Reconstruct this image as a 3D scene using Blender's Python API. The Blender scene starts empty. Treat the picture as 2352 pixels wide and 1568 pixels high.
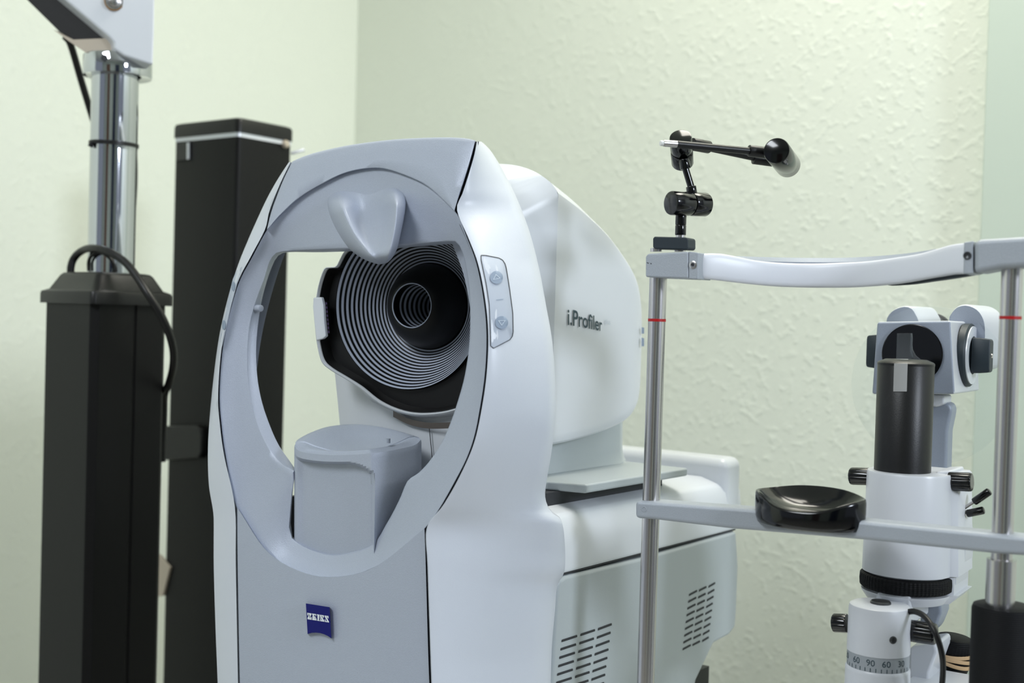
import bpy, bmesh, math, random
from mathutils import Vector, Matrix
random.seed(7)
SC = bpy.context.scene
COL = SC.collection

# ------------------------------------------------------------------ camera
FPX = 2800.0
PITCH, ROLL = math.radians(1.1), math.radians(1.66)
CAM = Vector((0, 0, 1.18))
FW = Vector((0, math.cos(PITCH), -math.sin(PITCH)))
R0 = Vector((1, 0, 0)); U0 = R0.cross(FW)
RT = math.cos(ROLL) * R0 + math.sin(ROLL) * U0
UP = math.cos(ROLL) * U0 - math.sin(ROLL) * R0
cd = bpy.data.cameras.new('camera'); cam = bpy.data.objects.new('camera', cd); COL.objects.link(cam)
cd.sensor_width = 36; cd.lens = FPX / 2352 * 36; cd.clip_start = .05
cam.matrix_world = Matrix(((RT.x, UP.x, -FW.x, CAM.x), (RT.y, UP.y, -FW.y, CAM.y), (RT.z, UP.z, -FW.z, CAM.z), (0, 0, 0, 1)))
cd.dof.use_dof = True; cd.dof.focus_distance = 1.10; cd.dof.aperture_fstop = 5.0
SC.camera = cam


def ray(u, v): return FW + RT * ((u - 1176) / FPX) + UP * ((784 - v) / FPX)
def atY(u, v, Y):
    d = ray(u, v); return CAM + d * (Y / d.y)
def onplane(u, v, P0, n):
    d = ray(u, v); return CAM + d * ((P0 - CAM).dot(n) / d.dot(n))


class Frame:
    """a local frame of an instrument: e1 = across its front, e2 = away from the person sitting at it"""
    def __init__(s, O, deg):
        t = math.radians(deg); s.O = Vector((O[0], O[1], 0))
        s.e1 = Vector((math.cos(t), -math.sin(t), 0)); s.e2 = Vector((math.sin(t), math.cos(t), 0)); s.ez = Vector((0, 0, 1))
    def W(s, a, b, z): return s.O + s.e1 * a + s.e2 * b + Vector((0, 0, z))
    def B(s, u, v, b): return onplane(u, v, s.O + s.e2 * b, s.e2)          # point on the plane b = const
    def A(s, u, v, a): return onplane(u, v, s.O + s.e1 * a, s.e1)          # point on the plane a = const
    def ab(s, P): q = P - s.O; return q.dot(s.e1), q.dot(s.e2), P.z


# ------------------------------------------------------------------ materials
def lin(c):
    c = c / 255
    return c / 12.92 if c <= .04045 else ((c + .055) / 1.055) ** 2.4
def rgb(r, g, b): return (lin(r), lin(g), lin(b), 1)
MATS = {}
def mat(name, col, rough=.4, metal=0., bump=0., bscale=900., spec=.5, coat=0., alpha=1., var=0.):
    m = bpy.data.materials.new(name); m.use_nodes = True
    nt = m.node_tree; p = nt.nodes['Principled BSDF']
    p.inputs['Base Color'].default_value = rgb(*col); p.inputs['Roughness'].default_value = rough
    p.inputs['Metallic'].default_value = metal; p.inputs['Specular IOR Level'].default_value = spec
    p.inputs['Coat Weight'].default_value = coat; p.inputs['Coat Roughness'].default_value = .08
    p.inputs['Alpha'].default_value = alpha
    if bump or var:
        tc = nt.nodes.new('ShaderNodeTexCoord'); nz = nt.nodes.new('ShaderNodeTexNoise')
        nz.inputs['Scale'].default_value = bscale; nz.inputs['Detail'].default_value = 2
        nt.links.new(tc.outputs['Object'], nz.inputs['Vector'])
        if bump:
            b = nt.nodes.new('ShaderNodeBump'); b.inputs['Strength'].default_value = bump; b.inputs['Distance'].default_value = .0006
            nt.links.new(nz.outputs['Fac'], b.inputs['Height']); nt.links.new(b.outputs['Normal'], p.inputs['Normal'])
        if var:
            mx = nt.nodes.new('ShaderNodeMix'); mx.data_type = 'RGBA'
            c = rgb(*col); mx.inputs[6].default_value = tuple(x * (1 - var) for x in c[:3]) + (1,); mx.inputs[7].default_value = tuple(min(1, x * (1 + var)) for x in c[:3]) + (1,)
            nt.links.new(nz.outputs['Fac'], mx.inputs[0]); nt.links.new(mx.outputs[2], p.inputs['Base Color'])
    MATS[name] = m
    return m
mat('white_shell', (208, 213, 223), .33, bump=.12, bscale=1500, spec=.45)
mat('white_smooth', (214, 218, 224), .28, spec=.5)
mat('scope_white', (205, 208, 214), .3, spec=.45)
mat('grey_panel', (174, 181, 196), .42, .12, bump=.35, bscale=1300, var=.10)
mat('grey_side', (176, 184, 188), .4, bump=.15, bscale=1300)
mat('button_grey', (178, 186, 200), .62, spec=.3)
mat('button_dark', (138, 152, 172), .62, spec=.3)
mat('button_light', (188, 200, 214), .5)
mat('seam_dark', (40, 42, 48), .6)
mat('black_matt', (16, 16, 17), .5, bump=.25, bscale=700, var=.1, spec=.35)
mat('black_soft', (17, 17, 18), .38, bump=.1, spec=.4)
mat('black_gloss', (4, 5, 7), .14, coat=.25, spec=.4)
mat('black_cone', (7, 8, 10), .42, spec=.3)
mat('ring_white', (182, 190, 208), .5)
mat('chrome', (200, 203, 208), .06, 1.)
mat('steel', (206, 203, 202), .26, 1.)
mat('red_mark', (176, 6, 14), .45)
mat('arm_grey', (168, 174, 182), .45, .15, bump=.4, bscale=1500, var=.12)
mat('head_grey', (150, 158, 172), .4, .1, bump=.25, bscale=1500, var=.08)
mat('strap_white', (226, 229, 237), .34, spec=.5)
mat('column_black', (6, 6, 8), .5, spec=.3, bump=.2, bscale=900, var=.1)
mat('trim_silver', (226, 229, 236), .35, .3)
mat('badge_blue', (0, 6, 104), .4, spec=.25)
mat('print_white', (225, 230, 238), .5)
mat('print_dark', (44, 66, 76), .5)
mat('print_pale', (196, 204, 212), .5)
mat('dial_grey', (152, 158, 164), .45)
mat('handle_teal', (30, 42, 50), .5)
mat('screw_dark', (70, 72, 74), .3, .6)
mat('beige', (190, 178, 160), .5)
mat('shade_brown', (120, 112, 106), .5)
mat('rubber_tan', (205, 172, 132), .55)
mat('led_violet', (58, 44, 78), .4)
mat('tip_white', (225, 226, 224), .4)
mat('table_white', (214, 214, 210), .4)
mat('rust', (150, 110, 60), .6, .5)


def node_mat(name): 
    m = bpy.data.materials.new(name); m.use_nodes = True; MATS[name] = m
    return m, m.node_tree, m.node_tree.nodes['Principled BSDF']


def wall_mat():
    m, nt, p = node_mat('wall_paint')
    L = nt.links; N = nt.nodes.new
    p.inputs['Base Color'].default_value = rgb(235, 240, 227); p.inputs['Roughness'].default_value = .45
    p.inputs['Specular IOR Level'].default_value = .35
    tc = N('ShaderNodeTexCoord')
    n1 = N('ShaderNodeTexNoise'); n1.inputs['Scale'].default_value = 88; n1.inputs['Detail'].default_value = 1.0; n1.inputs['Roughness'].default_value = .4
    n2 = N('ShaderNodeTexNoise'); n2.inputs['Scale'].default_value = 190; n2.inputs['Detail'].default_value = 2
    n3 = N('ShaderNodeTexNoise'); n3.inputs['Scale'].default_value = 16; n3.inputs['Detail'].default_value = 1
    for n in (n1, n2, n3): L.new(tc.outputs['Object'], n.inputs['Vector'])
    r1 = N('ShaderNodeMapRange'); r1.interpolation_type = 'SMOOTHSTEP'; r1.inputs[1].default_value = .50; r1.inputs[2].default_value = .82
    L.new(n1.outputs['Fac'], r1.inputs[0])
    a1 = N('ShaderNodeMath'); a1.operation = 'MULTIPLY_ADD'; a1.inputs[1].default_value = .22
    L.new(n2.outputs['Fac'], a1.inputs[0]); L.new(r1.outputs[0], a1.inputs[2])
    a2 = N('ShaderNodeMath'); a2.operation = 'MULTIPLY_ADD'; a2.inputs[1].default_value = .6
    L.new(n3.outputs['Fac'], a2.inputs[0]); L.new(a1.outputs[0], a2.inputs[2])
    b = N('ShaderNodeBump'); b.inputs['Strength'].default_value = .20; b.inputs['Distance'].default_value = .0036
    L.new(a2.outputs[0], b.inputs['Height']); L.new(b.outputs['Normal'], p.inputs['Normal'])
wall_mat()


def glass_mat(name, col, fac, rough=.05):
    m = bpy.data.materials.new(name); m.use_nodes = True; nt = m.node_tree
    for n in list(nt.nodes): nt.nodes.remove(n)
    o = nt.nodes.new('ShaderNodeOutputMaterial'); mx = nt.nodes.new('ShaderNodeMixShader')
    t = nt.nodes.new('ShaderNodeBsdfTransparent'); g = nt.nodes.new('ShaderNodeBsdfPrincipled')
    t.inputs[0].default_value = col; g.inputs['Base Color'].default_value = col; g.inputs['Roughness'].default_value = rough
    mx.inputs[0].default_value = fac
    nt.links.new(t.outputs[0], mx.inputs[1]); nt.links.new(g.outputs[0], mx.inputs[2]); nt.links.new(mx.outputs[0], o.inputs[0])
    MATS[name] = m
glass_mat('clear_shield', (.97, .98, .98, 1), .035)
glass_mat('clear_prism', (.80, .83, .85, 1), .06)
glass_mat('tape_clear', (.62, .62, .61, 1), .55, .4)


# ------------------------------------------------------------------ scene graph helpers
ORIG = {}
def thing(name, label, cat, loc, group=None):
    o = bpy.data.objects.new(name, None); COL.objects.link(o); o.location = loc; o.empty_display_size = .05
    o['label'] = label; o['category'] = cat
    if group: o['group'] = group
    ORIG[o.name] = Vector(loc)
    return o
def org(o):
    v = Vector((0, 0, 0))
    while o is not None:
        v = v + o.location; o = o.parent
    return v
def finish(name, bm, m, parent=None, smooth=True, angle=38, loc=None, bevel=0., seg=2, label=None):
    """link a bmesh with world-space vertices as ONE object"""
    bmesh.ops.remove_doubles(bm, verts=bm.verts, dist=1e-6)
    bmesh.ops.recalc_face_normals(bm, faces=bm.faces)
    if loc is None:
        c = Vector((0, 0, 0))
        for v in bm.verts: c += v.co
        loc = c / max(1, len(bm.verts))
    base = org(parent) if parent else Vector((0, 0, 0))
    for v in bm.verts: v.co -= loc
    if smooth:
        an = math.radians(angle)
        for f in bm.faces: f.smooth = True
        for e in bm.edges:
            if len(e.link_faces) == 2 and e.calc_face_angle(0) > an: e.smooth = False
    me = bpy.data.meshes.new(name); bm.to_mesh(me); bm.free()
    for mm in (m if isinstance(m, (list, tuple)) else [m]): me.materials.append(MATS[mm])
    o = bpy.data.objects.new(name, me); COL.objects.link(o)
    o.location = loc - base
    if parent: o.parent = parent
    if bevel:
        md = o.modifiers.new('bevel', 'BEVEL'); md.width = bevel; md.segments = seg; md.limit_method = 'ANGLE'; md.angle_limit = math.radians(30)
        md.harden_normals = True
    if label: o['label'] = label
    return o
def tag(o, label, cat, group=None):
    o['label'] = label; o['category'] = cat
    if group: o['group'] = group
    return o
def struct(o): o['kind'] = 'structure'; return o
BM = bmesh.new


def loft(bm, loops, closed=True, cap0=False, cap1=False, mi=0):
    R = [[bm.verts.new(p) for p in l] for l in loops]
    n = len(loops[0])
    for i in range(len(R) - 1):
        for j in range(n if closed else n - 1):
            k = (j + 1) % n
            q = [R[i][j], R[i][k], R[i + 1][k], R[i + 1][j]]
            f = bm.faces.new(q); f.material_index = mi if not callable(mi) else mi(i, j)
    if cap0: bm.faces.new(R[0][::-1])
    if cap1: bm.faces.new(R[-1])
    return R
def prism(bm, pts, vec):
    a = [bm.verts.new(p) for p in pts]; b = [bm.verts.new(p + vec) for p in pts]
    n = len(pts)
    bm.faces.new(a); bm.faces.new(b[::-1])
    for i in range(n):
        k = (i + 1) % n; bm.faces.new([a[k], a[i], b[i], b[k]])
def boxf(bm, fr, a0, a1, b0, b1, z0, z1):
    P = [fr.W(a, b, z) for z in (z0, z1) for a, b in ((a0, b0), (a1, b0), (a1, b1), (a0, b1))]
    prism(bm, P[:4], P[4] - P[0])
def basis(axis):
    w = axis.normalized(); t = Vector((0, 0, 1)) if abs(w.z) < .9 else Vector((1, 0, 0))
    x = t.cross(w).normalized(); return x, w.cross(x), w
def lathe(bm, o, axis, prof, n=48, cap=True, mi=0, x=None):
    X, Y, Z = basis(axis)
    loops = [[o + Z * h + (X * math.cos(2 * math.pi * k / n) + Y * math.sin(2 * math.pi * k / n)) * max(r, 1e-5) for k in range(n)] for r, h in prof]
    loft(bm, loops, True, cap, cap, mi)
def rod(bm, p, q, r, n=24, ch=0.):
    d = q - p; L = d.length
    pr = [(r, 0), (r, L)] if not ch else [(r - ch, 0), (r - ch * .3, ch * .3), (r, ch), (r, L - ch), (r - ch * .3, L - ch * .3), (r - ch, L)]
    lathe(bm, p, d, pr, n)
def tube(bm, pts, r, n=12):
    loops = []; prev = None
    for i, p in enumerate(pts):
        t = (pts[min(i + 1, len(pts) - 1)] - pts[max(i - 1, 0)]).normalized()
        if prev is None: x = basis(t)[0]
        else:
            x = (prev - t * prev.dot(t)).normalized()
        prev = x; y = t.cross(x)
        rr = r(i / (len(pts) - 1)) if callable(r) else r
        loops.append([p + (x * math.cos(2 * math.pi * k / n) + y * math.sin(2 * math.pi * k / n)) * rr for k in range(n)])
    loft(bm, loops, True, True, True)
def cr(pts, n=8, closed=False):
    """Catmull-Rom through points (tuples or Vectors)"""
    P = [Vector(p) for p in pts]; out = []; m = len(P)
    for i in range(m if closed else m - 1):
        p0 = P[(i - 1) % m] if closed or i > 0 else P[0] * 2 - P[1]
        p1 = P[i]; p2 = P[(i + 1) % m]
        p3 = P[(i + 2) % m] if closed or i + 2 < m else P[-1] * 2 - P[-2]
        for k in range(n):
            t = k / n
            out.append(.5 * ((2 * p1) + (p2 - p0) * t + (2 * p0 - 5 * p1 + 4 * p2 - p3) * t * t + (3 * p1 - p0 - 3 * p2 + p3) * t ** 3))
    if not closed: out.append(P[-1].copy())
    return out
def resample(P, n, closed=False):
    Q = P + [P[0]] if closed else P
    L = [0]
    for i in range(1, len(Q)): L.append(L[-1] + (Q[i] - Q[i - 1]).length)
    out = []; j = 0
    for k in range(n):
        s = L[-1] * k / (n if closed else n - 1)
        while j < len(Q) - 2 and L[j + 1] < s: j += 1
        t = (s - L[j]) / max(1e-9, L[j + 1] - L[j]); out.append(Q[j].lerp(Q[j + 1], min(1, max(0, t))))
    return out
def interp(tab, y):
    if y <= tab[0][1]: return tab[0][0]
    for (x0, y0), (x1, y1) in zip(tab, tab[1:]):
        if y <= y1: return x0 + (x1 - x0) * (y - y0) / (y1 - y0)
    return tab[-1][0]
def smooth_tab(pts, n=6):
    c = cr(pts, n); c.sort(key=lambda p: p[1]); return [(p[0], p[1]) for p in c]
def fill(bm, pts):
    return bm.faces.new([bm.verts.new(p) for p in pts])
def plate(bm, outer, inner_pts_fn, off):
    pass
def text_mesh(s, bold=0.):
    cu = bpy.data.curves.new('lettering_curve', 'FONT'); cu.body = s; cu.offset = bold; cu.resolution_u = 4
    ob = bpy.data.objects.new('lettering_tmp', cu); COL.objects.link(ob)
    dg = bpy.context.evaluated_depsgraph_get(); dg.update()
    me = bpy.data.meshes.new_from_object(ob.evaluated_get(dg))
    V = [v.co.copy() for v in me.vertices]; Fc = [list(p.vertices) for p in me.polygons]
    bpy.data.objects.remove(ob); bpy.data.curves.remove(cu); bpy.data.meshes.remove(me)
    x0 = min(v.x for v in V); x1 = max(v.x for v in V)
    return [((v.x - x0) / (x1 - x0), v.y) for v in V], Fc
def add_text(bm, s, mapper, bold=0.):
    V, Fc = text_mesh(s, bold)
    vs = [bm.verts.new(mapper(x, y)) for x, y in V]
    for f in Fc:
        try: bm.faces.new([vs[i] for i in f])
        except ValueError: pass


# ================================================================== THE ROOM
CX, CY = -.3474, 2.6
dL = Vector((-1, -1, 0)).normalized(); dR = Vector((1, -1, 0)).normalized(); Cn = Vector((CX, CY, 0))
HC = 2.55
def wall(name, p, d, L, nrm, th=.12):
    bm = BM(); prism(bm, [p - d * 0, p + d * L, p + d * L + Vector((0, 0, HC)), p + Vector((0, 0, HC))], -nrm * th)
    o = finish(name, bm, 'wall_paint', smooth=False); struct(o); return o
nL = Vector((1, -1, 0)).normalized(); nR = Vector((-1, -1, 0)).normalized()
wall('wall_left', Cn + dL * -.12, dL, 3.4, nL)
# right wall: up to the jog, then the smooth pilaster that stands proud of it
wall('wall_right', Cn, dR, 4.0, nR)
# jog: return face in shadow and lighter smooth strip
def wr(u):   # distance along the right wall seen at pixel column u (y = 784)
    P = onplane(u, 784, Cn, nR); return (P - Cn).dot(dR)
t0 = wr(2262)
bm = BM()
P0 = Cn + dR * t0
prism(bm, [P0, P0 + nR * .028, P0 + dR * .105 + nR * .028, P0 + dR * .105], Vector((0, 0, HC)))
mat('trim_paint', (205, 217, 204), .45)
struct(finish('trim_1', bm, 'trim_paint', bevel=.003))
bm = BM(); prism(bm, [Vector((-4, -3, 0)), Vector((4, -3, 0)), Vector((4, 3.2, 0)), Vector((-4, 3.2, 0))], Vector((0, 0, -.1)))
mat('floor_vinyl', (150, 146, 138), .4, var=.15, bscale=8)
struct(finish('floor', bm, 'floor_vinyl', smooth=False))
bm = BM(); prism(bm, [Vector((-4, -3, HC)), Vector((4, -3, HC)), Vector((4, 3.2, HC)), Vector((-4, 3.2, HC))], Vector((0, 0, .1)))
mat('ceiling_paint', (232, 234, 230), .7)
struct(finish('ceiling', bm, 'ceiling_paint', smooth=False))

# ================================================================== EYE-EXAMINATION MACHINE (large, left of centre)
G = Frame((-.152459, 1.08), 37.5)
T = thing('eye_scanner', 'large white and grey eye-examination machine with an oval face opening and dark concentric rings inside', 'eye examination machine', G.W(0, .2, .66))
def bf(z): return .55 * max(0, z - 1.05) ** 2            # the face leans back towards its top
def S(u, v, d=0.):                                       # pixel -> point of the machine's front surface, d behind it
    b = d
    for _ in range(8):
        P = G.B(u, v, b); b = bf(P.z) + d
    return P

outer_px = [(505, 900), (510, 980), (520, 1050), (545, 1165), (610, 1262), (680, 1308), (760, 1325), (860, 1302), (975, 1213), (1050, 1094), (1085, 1015), (1103, 930), (1114, 850), (1117, 765), (1110, 685), (1094, 605), (1072, 545), (1045, 485), (985, 430), (930, 402), (870, 386), (800, 395), (740, 422), (690, 452), (645, 492), (616, 524), (580, 590), (545, 660), (515, 780)]
lip_px = [(573, 753), (569, 835), (576, 905), (592, 970), (620, 1030), (650, 1066), (676, 1082), (671, 1134), (665, 1200), (665, 1224), (672, 1236), (690, 1249), (715, 1262), (760, 1274), (800, 1270), (856, 1252), (881, 1214), (904, 1174), (921, 1139), (936, 1104), (962, 1085), (988, 1057), (1015, 1015), (1035, 970), (1055, 910), (1068, 860), (1077, 800), (1080, 740), (1078, 670), (1068, 600), (1058, 570), (1050, 558), (1036, 554), (960, 560), (845, 569), (740, 573), (650, 578), (630, 586), (618, 605), (608, 640), (589, 690)]
open_px = [(601, 691), (589, 780), (590, 856), (601, 921), (621, 980), (642, 1025), (675, 1072), (677, 1084), (672, 1134), (668, 1200), (668, 1224), (674, 1234), (690, 1246), (715, 1259), (760, 1271), (800, 1267), (858, 1250), (886, 1214), (910, 1174), (928, 1139), (946, 1110), (972, 1085), (998, 1057), (1026, 1015), (1046, 970), (1067, 910), (1080, 860), (1090, 800), (1093, 740), (1090, 670), (1078, 600), (1066, 572), (1055, 562), (1040, 560), (960, 566), (845, 575), (740, 579), (659, 579), (638, 588), (628, 605), (618, 630)]
NR = 160
def radial(px, n=NR, c=(830, 850), smooth=4, closed=True):
    P = [Vector((x, y)) for x, y in px]
    if smooth: P = cr(px, smooth, True)
    out = []
    m = len(P)
    for k in range(n):
        an = 2 * math.pi * k / n; d = Vector((math.cos(an), math.sin(an))); best = None
        for i in range(m):
            a = P[i] - Vector(c); b = P[(i + 1) % m] - Vector(c); e = b - a
            den = d.x * e.y - d.y * e.x
            if abs(den) < 1e-9: continue
            t = (a.x * e.y - a.y * e.x) / den; s = (a.x * d.y - a.y * d.x) / den
            if t > 0 and -1e-6 <= s <= 1 + 1e-6 and (best is None or t > best): best = t
        out.append(Vector(c) + d * (best or 100))
    return out
ro, rl, rop = radial(outer_px), radial(lip_px, smooth=3), radial(open_px, smooth=3)
DIN = .016
bm = BM(); loops = []
for t, d in ((-.012, .0045), (.0, .0042), (.06, .0052), (.3, .0095), (.6, .0130), (.9, .0158), (.975, .0166), (1, .0178)):
    loops.append([S(*(ro[k].lerp(rl[k], t)), d) for k in range(NR)])
loops.append([S(*(rl[k].lerp(rop[k], .5)), .0215) for k in range(NR)])
loops.append([S(*rop[k], .026) for k in range(NR)])
c0 = Vector((800, 850))
loops.append([S(*(ro[k].lerp(c0, .10)), .034) for k in range(NR)])
loops.append([S(*ro[k], .030) for k in range(NR)])
loft(bm, loops)
finish('face_ring', bm, 'grey_panel', T, angle=50)

# upper arch panel and lower front panel (grey)
arch = [(613, 527), (622, 490), (633, 458), (651, 412), (671, 371), (720, 353), (800, 335), (900, 322), (1000, 317), (1060, 318), (1092, 323), (1086, 348), (1073, 392), (1058, 438), (1044, 482)]
def poly_res(px, corners, counts):
    out = []
    for (i, j), n in zip(zip(corners, corners[1:]), counts):
        seg = resample(cr(px[i:j + 1], 6), n + 1)
        out += seg[:-1] if j != corners[-1] else seg
    return out
oc = poly_res(arch, [0, 4, 10, 14], [12, 30, 12])
arc_in = [(616, 524), (645, 492), (690, 452), (740, 422), (800, 395), (870, 386), (930, 402), (985, 430), (1045, 485)]
ic = resample(cr(arc_in, 8), len(oc))
bm = BM(); loops = []
def wtop(p):   # rounding of the top edge only, none along the side seams
    return 1.0 if p.y < 372 and 672 < p.x < 1091 else 0.0
for t, d in ((0, .0046), (0.006, .0006), (.03, .0), (.3, 0), (.6, 0), (.93, 0), (.99, .0008)):
    loops.append([S(*(ic[k].lerp(oc[k], t)), d) for k in range(len(oc))])
loops.append([S(oc[k].x, oc[k].y - 1.5 * wtop(oc[k]), .004) for k in range(len(oc))])
loops.append([S(oc[k].x, oc[k].y + 4 * wtop(oc[k]), .012) for k in range(len(oc))])
loft(bm, loops, closed=False)
finish('arch_panel', bm, 'grey_panel', T, angle=60)

low_arc = [(545, 1165), (610, 1262), (680, 1308), (760, 1325), (860, 1302), (975, 1213)]
ta = resample(cr(low_arc, 8), 40)
left_t = [(545, 1165), (546, 1300), (551, 1568), (556, 1740)]; right_t = [(974, 1213), (977, 1300), (983, 1500), (987, 1600), (993, 1740)]
def bez(tab, t):
    c = resample(cr(tab, 6), 41); i = min(39, int(t * 40)); return c[i].lerp(c[i + 1], t * 40 - i)
bm = BM(); rows = []
for i in range(31):
    t = i / 30
    l, r = bez(left_t, t), bez(right_t, t)
    row = []
    for k in range(40):
        s = k / 39; base = l.lerp(r, s)
        top = ta[k] - bez(left_t, 0).lerp(bez(right_t, 0), s)
        p = base + top * (1 - t) if t < 1 else base
        d = -.004 * (1 - (2 * s - 1) ** 2) * t
        row.append(S(p.x, p.y, .0015 + d))
    rows.append(row)
rows = [[S(ta[k].x, ta[k].y, .0048) for k in range(40)]] + rows
loft(bm, rows, closed=False)
finish('front_panel', bm, 'grey_panel', T, angle=60)

# white side shells
frontR = smooth_tab([(1095, 326), (1089, 355), (1077, 396), (1061, 444), (1048, 482), (1075, 548), (1097, 607), (1113, 688), (1120, 766), (1117, 850), (1106, 932), (1087, 1018), (1053, 1096), (1015, 1162), (978, 1213), (980, 1300), (985, 1450), (989, 1568), (996, 1740)], 5)
rimR = smooth_tab([(1097, 322), (1108, 327), (1130, 350), (1160, 400), (1187, 455), (1215, 528), (1238, 615), (1254, 700), (1268, 780), (1275, 870), (1276, 950), (1268, 1030), (1257, 1095), (1252, 1140), (1262, 1172), (1280, 1186), (1291, 1200), (1297, 1240), (1297, 1310), (1280, 1345), (1275, 1400), (1268, 1480), (1265, 1568), (1261, 1740)], 5)
def rimB(y):
    return interp([(.05, 322), (.065, 420), (.08, 600), (.08, 980), (.086, 1080), (.096, 1150), (.112, 1210), (.125, 1270), (.131, 1330), (.126, 1450), (.125, 1740)], y)
TS = (0, .012, .035, .07, .15, .3, .5, .7, .84, .90, .95, 1)
def wb(t, y):
    B = rimB(y) - .012
    if t < .9:
        s = t / .9; return B * (s ** 1.25) * .92
    s = (t - .9) / .1
    return B * .92 + (rimB(y) - B * .92) * s
xs_tab = [(1097, 322), (1108, 327), (1130, 350), (1160, 400), (1187, 455), (1215, 528), (1238, 615), (1254, 700), (1267, 780), (1274, 870), (1275, 950), (1272, 1030), (1266, 1150), (1263, 1300), (1262, 1450), (1262, 1740)]
xs_sm = smooth_tab(xs_tab, 5)
def wing_xb(t, y, x0, x1):
    w_ = max(0, min(1, (t - .50) / .48)); w_ = w_ * w_ * (3 - 2 * w_)
    if y < 960: w_ = 1
    xs = interp(xs_sm, y); Bs = .08 + .042 * max(0, min(1, (y - 960) / 560)) if y > 960 else rimB(y)
    B = rimB(y); xe = xs + (x1 - xs) * w_; Be = Bs + (B - Bs) * w_
    s = min(1, t / .9); b = (Be - .012) * (s ** 1.25) * .92
    if t > .9: b += (t - .9) / .1 * (Be - (Be - .012) * .92)
    return x0 + (xe - x0) * t, y, b
def wingR(u, v, d=0.):
    x0, x1 = interp(frontR, v), interp(rimR, v); t = min(1, max(0, (u - x0) / max(1e-6, x1 - x0)))
    return S(u, v, wb(t, v) + d)
bm = BM(); rows = []
ys = [325 + i * 5 for i in range(10)] + [375 + i * 12 for i in range(114)]
for y in ys:
    x0, x1 = interp(frontR, y), interp(rimR, y)
    row = [S(x0 + 1.0, y, .014), S(x0 + 1.6, y, .003)]
    for t in TS[1:]:
        row.append(S(*wing_xb(t, y, x0, x1)))
    P = row[-1]; a, b, z = G.ab(P)
    row.append(G.W(a - .006, b + .008, z)); row.append(G.W(a - .03, b + .012, z)); row.append(G.W(max(.0, a - .06), b + .004, z))
    rows.append(row)
loft(bm, rows, closed=False)
finish('side_shell', bm, 'white_shell', T, angle=60)
bm = BM(); loft(bm, [[S(interp(frontR, y) - 5, y, .0062) for y in ys], [S(interp(frontR, y) + 5, y, .0062) for y in ys]], False)
finish('shell_seam', bm, 'seam_dark', T)

frontL = smooth_tab([(668, 373), (648, 415), (630, 460), (619, 492), (611, 527), (578, 590), (543, 660), (513, 780), (503, 900), (508, 980), (518, 1050), (542, 1165), (544, 1300), (549, 1568), (553, 1740)], 5)
silL = smooth_tab([(665, 370), (640, 408), (615, 452), (590, 505), (568, 555), (545, 613), (522, 690), (503, 775), (489, 880), (480, 980), (477.5, 1050), (480, 1115), (489, 1170), (491, 1200), (491, 1300), (495, 1440), (500, 1568), (506, 1740)], 5)
bm = BM(); rows = []
for y in [372 + i * 12 for i in range(114)]:
    x0, x1 = interp(frontL, y), interp(silL, y)
    row = [S(x0 - 1.5, y, .010), S(x0 - 2.5, y, .001)]
    for t in (.12, .4, .7, .9, 1):
        row.append(S(x0 + (x1 - x0) * t, y, .001 + .011 * t * t))
    a, b, z = G.ab(row[-1])
    k = .6 if y < 1000 else 1
    row += [G.W(a - .0005, b + .012, z), G.W(a + .003, b + .026, z), G.W(a + .012, b + .034, z), G.W(a + .028, b + .030, z)]
    rows.append(row)
loft(bm, rows, closed=False)
finish('side_shell', bm, 'white_shell', T, angle=60)

# top closing of the hoop behind the arch
bm = BM(); rows = []
tp = [p for p in oc if p.y < 374 and 678 < p.x < 1089]
for d, dy in ((.008, 3), (.02, 0), (.05, 4), (.055, 30), (.035, 60)):
    rows.append([S(p.x + 0, p.y + 2 + dy, d) for p in tp])
loft(bm, rows, closed=False)
finish('top_shell', bm, 'white_shell', T, angle=60)

# button panels on both side shells
def mark(bm, pts, fn, d=-.0012, dout=.001):
    """thin raised inlay: top outline at d, skirt running into the shell"""
    c = sum((Vector(p) for p in pts), Vector((0, 0))) / len(pts)
    loft(bm, [[fn(*p, dout) for p in pts], [fn(*p, d) for p in pts]])
    vs = [bm.verts.new(fn(*p, d)) for p in pts]; vc = bm.verts.new(fn(*c, d))
    n = len(pts)
    mids = [bm.verts.new(fn(*(Vector(p).lerp(c, .5)), d)) for p in pts]
    for i in range(n):
        k = (i + 1) % n
        bm.faces.new([vs[i], vs[k], mids[k], mids[i]]); bm.faces.new([mids[i], mids[k], vc])
def circ(c, rx, ry=None, n=28): return [(c[0] + rx * math.cos(2 * math.pi * k / n), c[1] + (ry or rx) * math.sin(2 * math.pi * k / n)) for k in range(n)]
def tri_ring(bm, tri, fn, d, w=.30):
    c = sum((Vector(p) for p in tri), Vector((0, 0))) / 3
    o_ = [Vector(p) for p in tri]; i_ = [p.lerp(c, w) for p in o_]
    for k in range(3):
        j = (k + 1) % 3
        bm.faces.new([bm.verts.new(fn(*p, d)) for p in (o_[k], o_[j], i_[j], i_[k])])
pan = [(1105, 586), (1112, 585.5), (1150, 593), (1158, 600), (1162, 610), (1167, 640), (1171, 666), (1178, 719), (1179, 766), (1175, 778), (1133, 800), (1127, 797), (1126, 759), (1124, 701), (1117, 653), (1104, 591)]
pan = [tuple(p) for p in resample([Vector(p) for p in pan], 48, True)]
bm = BM(); mark(bm, pan, lambda u, v, d: wingR(u, v, d), -.0002)
bp = finish('button_panel', bm, 'button_grey', T, angle=60)
bm = BM()
for k in range(len(pan)):
    a_, b_ = Vector(pan[k]), Vector(pan[(k + 1) % len(pan)]); n_ = Vector((b_.y - a_.y, a_.x - b_.x)).normalized() * .9
    bm.faces.new([bm.verts.new(wingR(*q, -.0004)) for q in (a_ - n_, b_ - n_, b_ + n_, a_ + n_)])
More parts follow.
